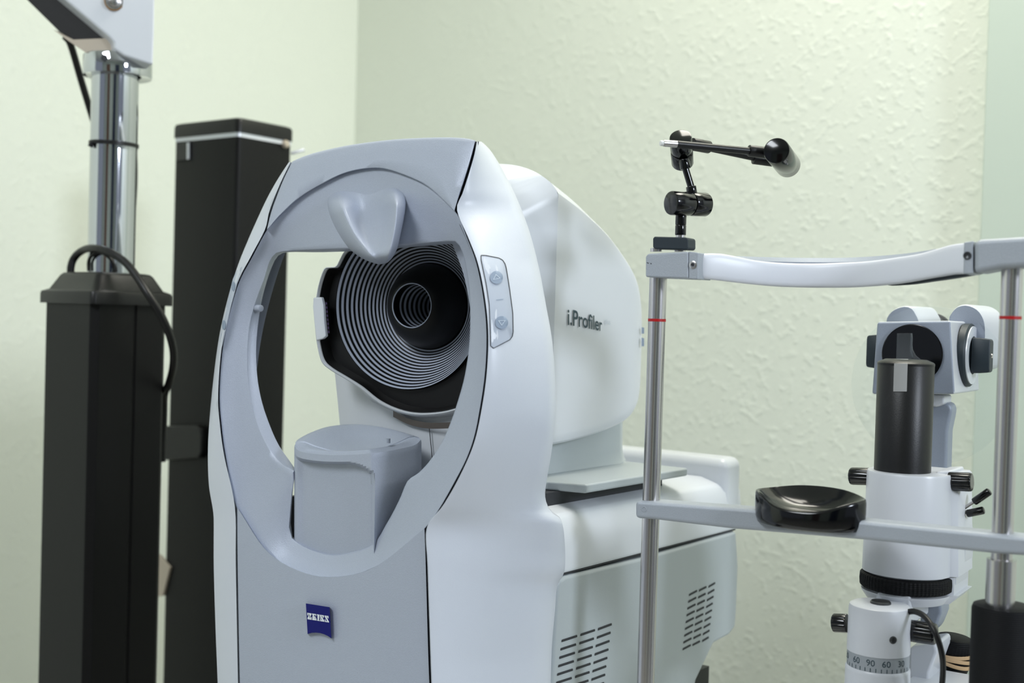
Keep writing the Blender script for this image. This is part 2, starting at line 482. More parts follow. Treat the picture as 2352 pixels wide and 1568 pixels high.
finish('panel_outline', bm, 'seam_dark', bp)
for c, tri in (((1140.4, 636.8), [(1138.9, 629.2), (1150, 638.8), (1132.2, 642.8)]), ((1152.3, 740.4), [(1144, 735.8), (1161.8, 735.2), (1152.3, 747.8)])):
    bm = BM(); mark(bm, circ(c, 14.8), lambda u, v, d: wingR(u, v, d), -.0009)
    bo = finish('button', bm, 'button_dark', bp, angle=60)
    bm = BM(); tri_ring(bm, tri, lambda u, v, d: wingR(u, v, d), -.0012)
    finish('arrow_mark', bm, 'button_light', bp)
bm = BM(); bm.faces.new([bm.verts.new(wingR(u, v, -.0006)) for u, v in ((1140, 687.8), (1156, 686), (1156, 687.6), (1140, 689.4))])
finish('dash_mark', bm, 'button_dark', bp)
def wingL(u, v, d=0.):
    x0, x1 = interp(frontL, v), interp(silL, v); t = min(1, max(0, (u - x0) / (x1 - x0)))
    return S(u, v, .001 + .011 * t * t + d)
panL = [(556, 612), (543, 622), (535, 640), (520, 700), (507, 765), (505, 785), (510, 796), (518, 760), (530, 705), (545, 650)]
bm = BM(); mark(bm, panL, wingL, -.0004)
bp2 = finish('button_panel', bm, 'button_grey', T, angle=60)
for c in ((535.5, 657), (514, 746)):
    bm = BM(); mark(bm, circ(c, 4.2, 11), wingL, -.0010); finish('button', bm, 'button_dark', bp2, angle=60)

# nose-bridge shaped forehead rest
def FR(u, v, h): return S(u, v, .010 - h)
le = resample(cr([(745, 445), (748, 470), (760, 508), (782, 548), (803, 575), (830, 594), (852, 603), (872, 608)], 6), 26)
lr = resample(cr([(778, 434), (790, 470), (806, 510), (824, 545), (842, 572), (856, 589), (866, 599), (876, 606)], 6), 26)
mi_ = resample(cr([(845, 425), (847, 470), (850, 510), (856, 545), (864, 572), (872, 589), (878, 599), (882, 606)], 6), 26)
rr = resample(cr([(905, 425), (908, 460), (907, 500), (902, 540), (897, 566), (893, 584), (889, 596), (886, 605)], 6), 26)
re = resample(cr([(938, 442), (936, 470), (930, 505), (921, 545), (915, 570), (906, 588), (897, 599), (888, 605)], 6), 26)
bm = BM(); rows = []
for i in range(26):
    t = i / 25
    sm = lambda x: max(0, min(1, x)) ** 2 * (3 - 2 * max(0, min(1, x)))
    H = (.031 * sm(t / .24) * (1 - .18 * t) + .0005)
    H *= 1 if t < .8 else math.sqrt(max(.02, 1 - ((t - .8) / .2) ** 2))
    c = sm((t - .24) / .74)
    row = []
    ctrl = [(le[i], -.004), (le[i].lerp(lr[i], .25), H * .55), (le[i].lerp(lr[i], .7), H * .92), (lr[i], H), (lr[i].lerp(mi_[i], .25), H * (.40 + .60 * c)), (lr[i].lerp(mi_[i], .6), H * (.03 + .97 * c)), (mi_[i], H * c), (mi_[i].lerp(rr[i], .4), H * (.03 + .97 * c)), (mi_[i].lerp(rr[i], .76), H * (.4 + .6 * c)), (rr[i], H), (rr[i].lerp(re[i], .25), H * .92), (rr[i].lerp(re[i], .65), H * .5), (re[i], -.004)]
    for p, h in ctrl: row.append(FR(p.x, p.y, h))
    row.append(FR(re[i].x - 6, re[i].y - 2, -.016)); row.append(FR(le[i].x + 6, le[i].y - 2, -.016))
    rows.append(row)
loft(bm, rows, closed=True, cap0=True, cap1=True)
fo = finish('forehead_rest', bm, 'grey_panel', T, angle=75)
md = fo.modifiers.new('smooth', 'SUBSURF'); md.levels = 1; md.render_levels = 2

# chin rest block standing in the opening
def CB(u, v, b): return G.B(u, v, b)
topF = [(677, 1036), (690, 1040), (730, 1046), (780, 1048), (830, 1047), (880, 1041), (930, 1033), (955, 1026), (969, 1016)]
bm = BM()
def chin_sec(vals):
    """vals: list of (u, v, b)"""
    return [G.B(u, v, b) for u, v, b in vals]
nA = 90
F0 = resample(cr([(676, 1024), (683, 1034), (700, 1040), (740, 1045), (790, 1046), (840, 1043), (890, 1037), (935, 1028), (957, 1021), (968, 1010)], 6), nA)
K0 = resample(cr([(968, 1010), (960, 1007), (940, 1000), (900, 988.5), (860, 981), (820, 977.5), (780, 979), (745, 985), (712, 997), (688, 1009), (678, 1017), (676, 1024)], 6), 60)[1:-1]
def sm01(x): x = max(0, min(1, x)); return x * x * (3 - 2 * x)
def bfront(s): return .010 + .045 * max(0, (s - .60) / .40) ** 1.08 + .006 * max(0, (.10 - s) / .10) ** 2
bL, bR = bfront(0), bfront(1)
back = []
for j, p in enumerate(K0):
    t = (j + 1) / (len(K0) + 1); b = bR + (bL - bR) * t + .034 * math.sin(math.pi * t) ** .8 * (1 - .1 * t)
    back.append(G.ab(G.B(p.x, p.y, b)))
secs = []
for dy, k in ((-5, .972), (-1, .994), (5, 1), (11, 1), (14, 1), (17, 1), (20, 1), (23, 1), (27, 1), (32, 1), (38, 1), (45, 1), (70, 1), (80, .99), (110, .935), (180, .85), (300, .75)):
    row = []
    for i, p in enumerate(F0):
        s = i / (nA - 1); cx = 770
        dy0 = 15 + 26 * max(0, (s - .40) / .20) ** 2.2
        rec = .0095 * (.3 + .7 * sm01(s / .10)) * sm01((dy - dy0) / 5) * sm01((.625 - s) / .02) * (1 if dy > 0 else 0)
        row.append(G.B((cx + (p.x - cx) * k) if dy < 0 else (p.x if p.x < 858 else 858 + (p.x - 858) * max(.15, 1 - 3.4 * (1 - k))), p.y + dy + (10 if dy > 100 else 0), bfront(s) + rec + (.003 if dy < -1 else 0)))
    z0, z1 = G.ab(row[0])[2], G.ab(row[-1])[2]
    for j, (a, b, z) in enumerate(back):
        t = (j + 1) / (len(back) + 1)
        if dy < 0: row.append(G.W(a * .985, b - .002 * math.sin(math.pi * t), z + .0015 * (1 if dy < -1 else 0)))
        else: row.append(G.W(a * (1 if dy < 75 else .9), b, z - (dy + 3) * 1.12 / FPX))
    secs.append(row)
R_ = loft(bm, secs, True, False, True)
ring = [v.co.copy() for v in R_[0]]
cen = sum(ring, Vector((0, 0, 0))) / len(ring)
tops = [ring]
for s, dz in ((.93, .0012), (.84, .0008), (.66, -.0035), (.42, -.0075), (.15, -.009)):
    tops.append([cen + (p - cen) * s + Vector((0, 0, dz)) for p in ring])
loft(bm, tops, True, False, True)
finish('chin_rest', bm, 'grey_panel', T, angle=30)
bm = BM(); prism(bm, [G.B(u, v, .055) for u, v in ((650, 1140), (690, 1140), (690, 1290), (650, 1290))], G.e2 * .02); finish('chin_mount', bm, 'seam_dark', T)
bm = BM(); rod(bm, G.B(891, 1017, .03), G.B(891, 1017, .03) + Vector((0, 0, .004)), .0022, 16); finish('screw_cap', bm, 'grey_panel', T)
bm = BM(); rod(bm, S(583, 707, .0205), S(600, 708, .0195), .0033, 16, .0008); finish('sensor_pin', bm, 'grey_panel', T)

# --- measuring head behind the opening
H0 = 1.187
def headloop(b, w, zt, zb, crown, n=0):
    half = []
    def zc(a): return zt + crown * (1 - (abs(a) / w) ** 3)
    for k in range(9): half.append((w * .93 * k / 8, zb - .002 * (1 - (k / 8) ** 2)))
    half += [(w - .0042, zb + .0008), (w - .0018, zb + .0030), (w - .0004, zb + .0062), (w, zb + .011)]
    for k in range(1, 14): half.append((w, zb + .011 + (zt - .006 - zb - .011) * k / 14))
    half += [(w, zt - .006), (w - .0006, zt - .0028), (w - .002, zt - .0006)]
    for k in range(1, 15):
        a = (w - .002) * (1 - k / 14); half.append((a, max(zt - .0006, zc(a)) if a > w * .93 else zc(a)))
    return [G.W(a, b, z) for a, z in half] + [G.W(-a, b, z) for a, z in half[::-1][1:-1]]
# front rim of the head as it shows through the oval, closed on the far side by symmetry
HB = Frame(tuple(atY(935, 706, 1.128))[:2], 25)
rimpx = [(797, 572), (783, 592), (772, 611), (757, 613), (745, 617), (733, 650), (726, 690), (724, 735), (727, 780), (738, 828), (757, 848), (790, 868), (828, 892), (870, 925), (915, 946), (960, 955), (1010, 953), (1050, 944)]
rl_ = [(lambda q: (q[0], q[2]))(HB.ab(HB.B(u, v, -.004))) for u, v in rimpx]
tail = [(.083, 1.105), (.100, 1.135), (.106, 1.17), (.104, 1.205), (.095, 1.235), (.075, 1.258), (.045, 1.270), (.0, 1.271), (-.035, 1.262)]
rimloop = [Vector(p) for p in rl_] + [Vector(p) for p in tail]
rimC = resample(cr([(p.x, p.y) for p in rimloop], 5, True), 240, True)
def rimscale(s, b, dz=0):
    c = Vector((.004, 1.183)); return [HB.W(*(lambda q: (q.x, b, q.y + dz))(c + (p - c) * s)) for p in rimC]
# ring order for the shell: resample head loops to match the rim by angle
def match(loopfn):
    P = [G.ab(v) for v in loopfn]; out = []
    cc = (.002, 1.178)
    A_ = sorted((math.atan2(z - cc[1], a - cc[0]), a, z, b) for a, b, z in P)
    A_ = [(A_[-1][0] - 2 * math.pi,) + A_[-1][1:]] + A_ + [(A_[0][0] + 2 * math.pi,) + A_[0][1:]]
    for p in rimC:
        an = math.atan2(p.y - cc[1], p.x - cc[0])
        for q0, q1 in zip(A_, A_[1:]):
            if q0[0] <= an <= q1[0]:
                f_ = (an - q0[0]) / max(1e-9, q1[0] - q0[0]); break
        out.append(G.W(q0[1] + (q1[1] - q0[1]) * f_, q0[3], q0[2] + (q1[2] - q0[2]) * f_))
    return out
bm = BM()
dome = [(.186, 1.3035, 1.058), (.229, 1.289, 1.0605), (.278, 1.267, 1.066), (.321, 1.238, 1.0745), (.342, 1.217, 1.084), (.352, 1.195, 1.094), (.3555, 1.170, 1.105)]
dt = cr(dome, 5)
hA = match(headloop(.186, .1, 1.3035, 1.058, .0295))
hA2 = match(headloop(.128, .070, 1.312, 1.075, .012))
loops = [rimscale(.965, -.0025), rimscale(.985, -.006), rimscale(1.0, -.0045), rimscale(1.010, .000), hA2, hA]
loft(bm, loops, True)
L_ = []
for b, zt, zb in dt:
    w = .1 - .006 * max(0, (b - .32) / .036) ** 2
    L_.append(headloop(b, w, zt, zb, .0295 * max(0, 1 - ((b - .186) / .17)) ** .7))
c_ = sum(L_[-1], Vector((0, 0, 0))) / len(L_[-1])
L_.append([c_ + (p - c_) * .93 + G.e2 * .0022 for p in L_[-1]]); L_.append([c_ + (p - c_) * .5 + G.e2 * .003 for p in L_[-2]])
loft(bm, L_, True, False, True)
hd = finish('measuring_head', bm, 'white_smooth', T, angle=20, loc=G.W(0, .2, 1.18))
# black surround between the rim and the rings
axis = HB.e2
H0 = HB.B(935, 701, 0).z
RC = HB.W(0, 0, H0)
RB = .0775
def rcirc(r, b, n=96, dx=0):
    out = []
    for p in rimC:
        an = math.atan2(p.y - H0, p.x); out.append(HB.W(r * math.cos(an), b, H0 + r * math.sin(an)))
    return out
bm = BM()
loft(bm, [rimscale(.972, -.002), rimscale(.96, -.0045), rimscale(.945, .000), rimscale(.925, .006), rcirc(RB + .0012, .005), rcirc(RB + .0006, .0)], True)
finish('black_surround', bm, 'black_soft', hd, angle=40)
# ring bowl: alternating dark and pale bands
NB = 28; RH = .0405
prof = []
for i in range(NB + 1):
    t = i / NB; prof.append((RB + (RH - RB) * t, .042 * (1 - (1 - t) ** 1.55)))
bm = BM(); lathe(bm, RC, axis, prof, 144, False, mi=lambda i, j: 1 if i % 2 == 0 else 0)
finish('ring_bowl', bm, ['black_cone', 'ring_white'], hd, angle=80)
# central hub with its round hole
HBK = .042
hub = [(RH, HBK), (RH * .995, HBK - .004), (RH * .95, HBK - .0115), (RH * .86, HBK - .020), (RH * .74, HBK - .0265), (RH * .60, HBK - .0315), (.0212, HBK - .0333), (.0204, HBK - .0333)]
bm = BM(); lathe(bm, RC, axis, hub, 96, False); finish('hub', bm, 'black_cone', hd, angle=60)
zf = HBK - .0335
bm = BM(); lathe(bm, RC, axis, [(.0211, zf), (.0207, zf - .0005), (.0202, zf), (.0202, zf + .001)], 96, False)
finish('hub_rim', bm, 'ring_white', hd)
hp = [(.0202, zf + .001), (.0202, zf + .012)]
for i in range(20): hp.append((.0202 - .0005 * i, zf + .012 + .0036 * (i + 1)))
bm = BM(); lathe(bm, RC, axis, hp, 72, False, mi=lambda i, j: 1 if i > 0 and i % 2 == 1 else 0)
finish('inner_cone', bm, ['black_cone', 'ring_white'], hd, angle=80)
bm = BM(); lathe(bm, RC, axis, [(.0112, .0915), (.0001, .0920)], 32, False); finish('lens', bm, 'black_gloss', hd)
# clip with its strip of small violet cells on the left of the rim
bm = BM()
cl = [(719, 683), (738, 682), (742, 700), (744, 735), (748, 772), (741, 778), (726, 782), (721, 740), (718, 705)]
prism(bm, [HB.B(u, v, -.0105) for u, v in cl], HB.e2 * .005); finish('clip', bm, 'white_smooth', hd, bevel=.0012)
bm = BM(); prism(bm, [HB.B(u, v, -.0065) for u, v in ((740, 690), (751, 693), (757, 765), (748, 769))], HB.e2 * .004); st = finish('cell_strip', bm, 'black_cone', hd)
bm = BM()
for i in range(8):
    for j in range(2):
        u, v = 742 + j * 5.5 + i * .8, 694 + i * 9.3; bm.faces.new([bm.verts.new(HB.B(a_, b_, -.0068)) for a_, b_ in ((u, v), (u + 3.6, v + .6), (u + 3.8, v + 5.5), (u + .3, v + 5.2))])
finish('cells', bm, 'led_violet', st, label='strip of small violet cells')
# small label lines at the far end of the head
bm = BM()
for y0, y1 in ((751, 766), (775, 795)): bm.faces.new([bm.verts.new(G.A(u, v, .1003)) for u, v in ((1473.5, y0), (1479.5, y0 + 1.5), (1479.5, y1), (1473.5, y1))])
finish('rear_marking', bm, 'button_dark', hd)
# pedestal under the head
bm = BM(); rows = []
ptop = resample(cr([(768, 846), (790, 862), (830, 884), (870, 912), (915, 936), (985, 950), (1060, 945), (1140, 915), (1200, 890)], 6), 40)
pbot = resample(cr([(791, 1085), (850, 1100), (985, 1115), (1100, 1110), (1200, 1100)], 6), 40)
pmid = resample(cr([(776, 925), (850, 960), (915, 975), (985, 985), (1100, 975), (1200, 960)], 6), 40)
for t in [i / 14 for i in range(15)]:
    row = []
    for k in range(40):
        s_ = k / 39; q = (ptop[k].lerp(pmid[k], t * 2) if t < .5 else pmid[k].lerp(pbot[k], t * 2 - 1))
        row.append(G.B(q.x, q.y, .103 - .022 * math.sin(math.pi * min(1, s_ * 1.15)) ** .8 + .004 * t))
    a0, b0, z0_ = G.ab(row[0]); row = [G.W(a0 + .004, b0 + .05, z0_)] + row
    rows.append(row)
loft(bm, rows, False)
finish('pedestal', bm, 'white_smooth', T, angle=60)
bm = BM(); loft(bm, [[G.B(987 + (v - 984) * .10 - w, v, .0805 + .002 * (v - 984) / 80) for v in range(984, 1081, 8)] for w in (0, 1.8)], False); finish('pedestal_seam', bm, 'seam_dark', T)
bm = BM(); mk = cr([(903, 957), (940, 975), (985, 984), (1045, 983)], 6); loft(bm, [[G.B(p.x, p.y - 14, .075) for p in mk], [G.B(p.x, p.y, .0785) for p in mk]], False); finish('head_shade_band', bm, 'shade_brown', hd)  # grey-brown sheet painted in for the shadow band between head and pedestal
# neck and tray
bm = BM()
secs = []
for z, a1_, bb in ((1.085, .078, .372), (1.06, .078, .373), (1.04, .078, .374), (1.031, .080, .375), (1.026, .084, .376)):
    secs.append([G.W(-a1_, .2, z), G.W(a1_, .2, z), G.W(a1_, bb - .03, z), G.W(a1_ - .015, bb, z), G.W(-a1_ + .015, bb, z), G.W(-a1_, bb - .03, z)])
loft(bm, secs, True, True, True); finish('neck', bm, 'grey_side', T, bevel=.004)
bm = BM(); prism(bm, [G.W(a, b, 1.0195) for a, b in ((.10, .14), (.112, .163), (.15, .174), (.15, .365), (-.15, .365), (-.15, .174), (-.10, .14))], Vector((0, 0, .0085)))
finish('tray', bm, 'grey_side', T, bevel=.0022)
bm = BM(); boxf(bm, G, -.12, .125, .145, .355, 1.0, 1.0196); finish('tray_gap', bm, 'seam_dark', T)

# base
bm = BM()
sec = [(-.15, .9488), (.15, .9488), (.1505, .974), (.1480, .993), (.142, 1.0025), (.12, 1.009), (-.12, 1.009), (-.142, 1.0025), (-.1480, .993), (-.1505, .974)]
prism(bm, [G.W(a, .1, z) for a, z in sec], G.e2 * .392)
finish('base_cover', bm, 'white_smooth', T, bevel=.004, seg=3)
bm = BM(); sec = [(.387, .999), (.40, 1.012), (.432, 1.030), (.470, 1.036), (.486, 1.022), (.492, .99), (.492, .96), (.387, .96)]
rp = [G.A(u, v, .135) for u, v in ((1602, 1040), (1640, 1043), (1668, 1054), (1684, 1082), (1695, 1130), (1699, 1195))]
sec2 = [G.ab(P) for P in rp]
# raised rim round the far end of the base
boxf(bm, G, -.149, .1500, .450, .4915, .955, 1.031)
finish('base_rear_wall', bm, 'white_smooth', T, bevel=.011, seg=4)
bm = BM(); boxf(bm, G, -.149, -.120, .12, .489, .98, 1.028); finish('base_far_wall', bm, 'white_smooth', T, bevel=.006, seg=3)
bm = BM(); boxf(bm, G, -.149, .149, .135, .48, .9485, .953); finish('base_seam', bm, 'seam_dark', T)
sp = [(1281, 1345), (1286, 1332), (1300, 1322), (1480, 1279), (1692, 1219), (1697, 1300), (1693, 1400), (1690, 1440), (1676, 1458), (1640, 1478), (1600, 1562), (1560, 1760), (1262, 1760), (1268, 1568), (1273, 1460), (1277, 1390)]
bm = BM(); prism(bm, [G.A(u, v, .151) for u, v in sp], G.e1 * -.302)
side = finish('side_panel', bm, 'grey_side', T, bevel=.004, seg=3)
bm = BM(); boxf(bm, G, -.13, .13, .10, .16, .74, .97); finish('base_core', bm, 'white_smooth', T)
def slots(cols, rows_, dx, dy, h, name):
    bm = BM()
    for r in range(rows_):
        for (x0, y0, x1, y1) in cols:
            x0_, x1_, y0_, y1_ = x0 + dx * r, x1 + dx * r, y0 + dy * r, y1 + dy * r
            q = [(x0_, y0_), (x0_ + .6, y0_ - h * .8), (x0_ + 1.6, y0_ - h), (x1_ - 1, y1_ - h), (x1_, y1_ - h * .7), (x1_, y1_ - h * .1), (x1_ - 1, y1_), (x0_ + 1, y0_ + .4)]
            f = bm.faces.new([bm.verts.new(G.A(u, v, .15125)) for u, v in q])
    finish(name, bm, 'seam_dark', side, smooth=False)
slots([(1289.5, 1474, 1326, 1463), (1333, 1460, 1367, 1449.5), (1373, 1447, 1405.4, 1436)], 8, -2.5, 19.3, 5.6, 'vent')
slots([(1582.3, 1368, 1601.6, 1359), (1605, 1358, 1623, 1350), (1627, 1349, 1643, 1341)], 9, -1.85, 15.6, 5.0, 'vent')
bm = BM(); boxf(bm, G, -.12, .14, .30, .445, .66, .80); finish('rear_foot', bm, 'black_soft', T)
bm = BM(); boxf(bm, G, -.11, .12, .02, .2, .66, .80); finish('front_foot', bm, 'black_soft', T)
# product lettering on the head's flank
bm = BM()
def tmap(x, y):
    u = 1304.2 + (1383 - 1304.2) * (.62 * x + .38 * (1 - (1 - x) ** 1.5) / 1)
    sc = 36.5 * (1 - .20 * x) / .69
    v = 745 + 15.5 * x - y * sc
    return G.A(u, v, .1012)
add_text(bm, 'i.Profiler', tmap, .012)
finish('lettering', bm, 'print_dark', hd, smooth=False, label='dark lettering on the flank')
bm = BM(); add_text(bm, 'plus', lambda x, y: G.A(1389.5 + 12.5 * x, 742.5 + 2.5 * x - y * 17, .1012), .005)
finish('lettering', bm, 'print_pale', hd, smooth=False, label='pale small lettering')
# blue badge with its white slab letters
def bd(u, v, d): return S(u, v, -.0029 + d)
bq = [(702.5, 1385.3), (757.3, 1394), (761, 1465.5), (753, 1460), (744, 1456), (735, 1453.3), (726, 1452.3), (716, 1452.8), (706.5, 1455.5)]
bm = BM(); loft(bm, [[bd(*p, .003) for p in bq], [bd(*p, -.0008) for p in bq]], True, False, True)
bdg = finish('badge', bm, 'badge_blue', T, smooth=False, label='small blue badge')
Z_ = [[(0, 0), (1, 0), (1, .42), (.84, .42), (.78, .17), (.55, .17), (1, .83), (1, 1), (.02, 1), (.02, .62), (.17, .62), (.24, .84), (.48, .84), (0, .16)]]
E_ = [[(0, 0), (1, 0), (1, .38), (.86, .38), (.80, .15), (.55, .15), (.55, .43), (.72, .43), (.72, .59), (.55, .59), (.55, .86), (.78, .86), (.84, .66), (.97, .66), (.97, 1), (0, 1), (0, .88), (.14, .88), (.14, .12), (0, .12)]]
I_ = [[(0, 0), (1, 0), (1, .13), (.78, .13), (.78, .87), (1, .87), (1, 1), (0, 1), (0, .87), (.22, .87), (.22, .13), (0, .13)]]
S_ = [[(0, 0), (1, 0), (1, .14), (.42, .86), (.70, .86), (.82, .62), (.96, .62), (.96, 1), (0, 1), (0, .86), (.55, .16), (.26, .16), (.16, .40), (.0, .40)]]
bm = BM()
L0 = (706.2, 1421.5); dxv = Vector((49.6, 7.6)); up0 = Vector((-.9, -14.8))
x = 0
for g, w in ((Z_, .20), (E_, .20), (I_, .125), (S_, .19), (S_, .195)):
    for poly in g:
        pts = []
        for px_, py_ in poly:
            q = Vector(L0) + dxv * (x + px_ * w) + up0 * py_; pts.append(bd(q.x, q.y, -.0011))
        bm.faces.new([bm.verts.new(p) for p in pts])
    x += w + .0225
bmesh.ops.triangulate(bm, faces=bm.faces)
finish('lettering', bm, 'print_white', bdg, smooth=False, label='white letters')

# ================================================================== HEADREST FRAME of the slit lamp
Q = Frame((.2463, .98), 33.47)
PL = Vector((.12541, 1.06, 0)); PR = Vector((.36719, .90, 0))
HT = thing('headrest_frame', 'headrest of two steel poles with white brow band and black chin cup', 'headrest', Q.W(0, 0, .66))
def QB(u, v, c=0.): return Q.B(u, v, c)
zc = 1.205
bm = BM(); rod(bm, Vector((PL.x, PL.y, .66)), Vector((PL.x, PL.y, 1.235)), .0076, 32); finish('pole', bm, 'steel', HT)
bm = BM(); rod(bm, Vector((PR.x, PR.y, 1.005)), Vector((PR.x, PR.y, 1.235)), .0076, 32); finish('pole', bm, 'steel', HT)
bm = BM(); rod(bm, Vector((PR.x, PR.y, .66)), Vector((PR.x, PR.y, 1.012)), .0104, 32); finish('lower_pole', bm, 'steel', HT)
zg = onplane(2300, 1388, Vector((PR.x, PR.y, 0)), Q.e2).z
bm = BM(); gp = Vector((PR.x + .003, PR.y, 0)); lathe(bm, gp, Vector((0, 0, 1)), [(.0225, .66), (.0225, zg - .004), (.0215, zg - .001), (.019, zg), (.0105, zg)], 48)
# knurled ribbing
mm, nt, pb = node_mat('knurled_black'); pb.inputs['Base Color'].default_value = rgb(9, 10, 13); pb.inputs['Roughness'].default_value = .6; pb.inputs['Specular IOR Level'].default_value = .2
tc = nt.nodes.new('ShaderNodeTexCoord'); wv = nt.nodes.new('ShaderNodeTexWave'); wv.bands_direction = 'Z'; wv.inputs['Scale'].default_value = 200
bp_ = nt.nodes.new('ShaderNodeBump'); bp_.inputs['Strength'].default_value = .35; bp_.inputs['Distance'].default_value = .0006
nt.links.new(tc.outputs['Object'], wv.inputs[0]); nt.links.new(wv.outputs['Fac'], bp_.inputs['Height']); nt.links.new(bp_.outputs[0], pb.inputs['Normal'])
finish('height_grip', bm, 'knurled_black', HT)
for P, v, u in ((PL, 735, 1508), (PR, 729.5, 2321)):
    z = onplane(u, v, Vector((P.x, P.y, 0)), Vector((0, 1, 0))).z
    bm = BM(); lathe(bm, Vector((P.x, P.y, 0)), Vector((0, 0, 1)), [(.0078, z - .0012), (.0078, z + .0012)], 32); finish('eye_level_mark', bm, 'red_mark', HT, label='red ring mark on the pole')
# end blocks of the brow band
def block(name, px, c, th, m, par, bev, label=None):
    bm = BM(); prism(bm, [QB(u, v, c) for u, v in px], Q.e2 * th); return finish(name, bm, m, par, bevel=bev, seg=3, label=label)
block('brow_block', [(1482, 588), (1488, 582), (1580, 577), (1580, 640), (1482, 636)], -.0155, .031, 'arm_grey', HT, .004)
b2 = block('brow_bracket', [(1581.5, 577), (1604, 580), (1603, 641), (1581.5, 640)], -.0145, .026, 'arm_grey', HT, .0008)
sx = QB(1592, 608, -.0146); bm = BM(); lathe(bm, sx, -Q.e2, [(.0033, -.001), (.0033, .0006), (.0026, .0009), (.0016, .0009), (.0015, -.0002), (.0001, -.0002)], 24); finish('screw', bm, 'steel', b2)
bm = BM(); lathe(bm, sx - Q.e2 * .0003, -Q.e2, [(.0014, 0), (.0001, .0001)], 6); finish('screw_socket', bm, 'seam_dark', b2)
block('brow_block', [(2236, 553), (2252, 549), (2352, 543), (2420, 537), (2420, 612), (2350, 613), (2300, 616), (2236, 628)], -.0155, .031, 'arm_grey', HT, .004)
b3 = block('brow_bracket', [(2214, 556), (2234.5, 553), (2234.5, 628), (2213, 629)], -.0145, .026, 'arm_grey', HT, .0008)
sx = QB(2222, 587, -.0146); bm = BM(); lathe(bm, sx, -Q.e2, [(.003, -.001), (.003, .0006), (.0015, .0006), (.0001, -.0002)], 20); finish('screw', bm, 'screw_dark', b3)
bm = BM()
for q in (((1485.5, 602), (1490, 603.5), (1490, 605), (1485.5, 603.8)), ((1494, 603.8), (1496.5, 604.5), (1496.2, 606.8), (1493.8, 606))):
    bm.faces.new([bm.verts.new(QB(u, v, -.01575)) for u, v in q])
finish('scuff_marks', bm, 'seam_dark', HT, smooth=False)
# white brow band: bows away from the camera in its middle
top = cr([(1604, 580), (1650, 580), (1685, 586), (1730, 595), (1790, 601), (1860, 603), (1930, 601), (2000, 597), (2060, 589), (2110, 581), (2150, 570), (2185, 560), (2214, 556)], 6)
bot = cr([(1603, 640), (1650, 645), (1700, 651), (1760, 657), (1820, 660), (1890, 661), (1960, 660), (2030, 655), (2080, 649), (2130, 640), (2165, 634), (2190, 630), (2213, 629)], 6)
def bow(u):
    s = (u - 1603) / 611; return .004 + .058 * (4 * s * (1 - s)) ** 1.3
bm = BM(); rows = []
n = 60; tp_, bt_ = resample(top, n), resample(bot, n)
for i in range(n):
    c = bow((tp_[i].x + bt_[i].x) / 2) - .010
    t_, b_ = tp_[i], bt_[i]
    row = [QB(t_.x, t_.y + 2, c + .0015), QB(t_.x, t_.y + 6, c)]
    row += [QB(*(t_.lerp(b_, f)), c - .001 * math.sin(math.pi * f)) for f in (.2, .4, .6, .8)]
    row += [QB(b_.x, b_.y - 6, c), QB(b_.x, b_.y - 1, c + .0015)]
    P1, P0_ = row[-1], row[0]
    row += [P1 + Q.e2 * .008, P0_ + Q.e2 * .008]
    rows.append(row)
loft(bm, rows, True, True, True); finish('brow_band', bm, 'strap_white', HT, angle=70)
# grey carrier bar behind the band
t2 = resample(cr([(1640, 588), (1690, 588), (1750, 590), (1860, 592), (1960, 591), (2050, 585), (2110, 578), (2150, 571)], 6), 40)
bm = BM(); rows = []
for p in t2:
    c = bow(p.x) + .0
    q = [QB(p.x, p.y, c + .010), QB(p.x, p.y + 10, c + .002)]
    rows.append([q[0], q[1], q[1] - Vector((0, 0, .014)), q[0] - Vector((0, 0, .014))])
loft(bm, rows, True, True, True); finish('band_carrier', bm, 'head_grey', HT, angle=50)
# underside pad strip on the right
bm = BM(); rows = []
for p in resample(cr([(2040, 655), (2090, 652), (2140, 645), (2190, 638), (2236, 630), (2290, 618)], 6), 20):
    c = bow(min(2213, p.x)) + .004; q = QB(p.x, p.y, c); rows.append([q, q + Q.e2 * .012, q + Q.e2 * .012 + Vector((0, 0, .006)), q + Vector((0, 0, .006))])
loft(bm, rows, True, True, True); finish('band_underside', bm, 'handle_teal', HT)
# chin bar
cb = [(1458, 1150), (1483, 1151), (1728, 1169), (1991, 1197), (2285, 1226), (2352, 1233), (2420, 1240), (2420, 1280), (2352, 1276), (2285, 1271.6), (1995, 1241), (1667, 1213), (1500, 1193), (1458, 1190)]
block('chin_bar', cb, -.0115, .023, 'arm_grey', HT, .0035)
bm = BM(); lathe(bm, QB(1480, 1169, -.0115), -Q.e2, [(.0024, -.001), (.0024, .0003), (.0019, .0004), (.0018, -.0001), (.0001, -.0001)], 20); finish('bar_plug', bm, 'arm_grey', HT)
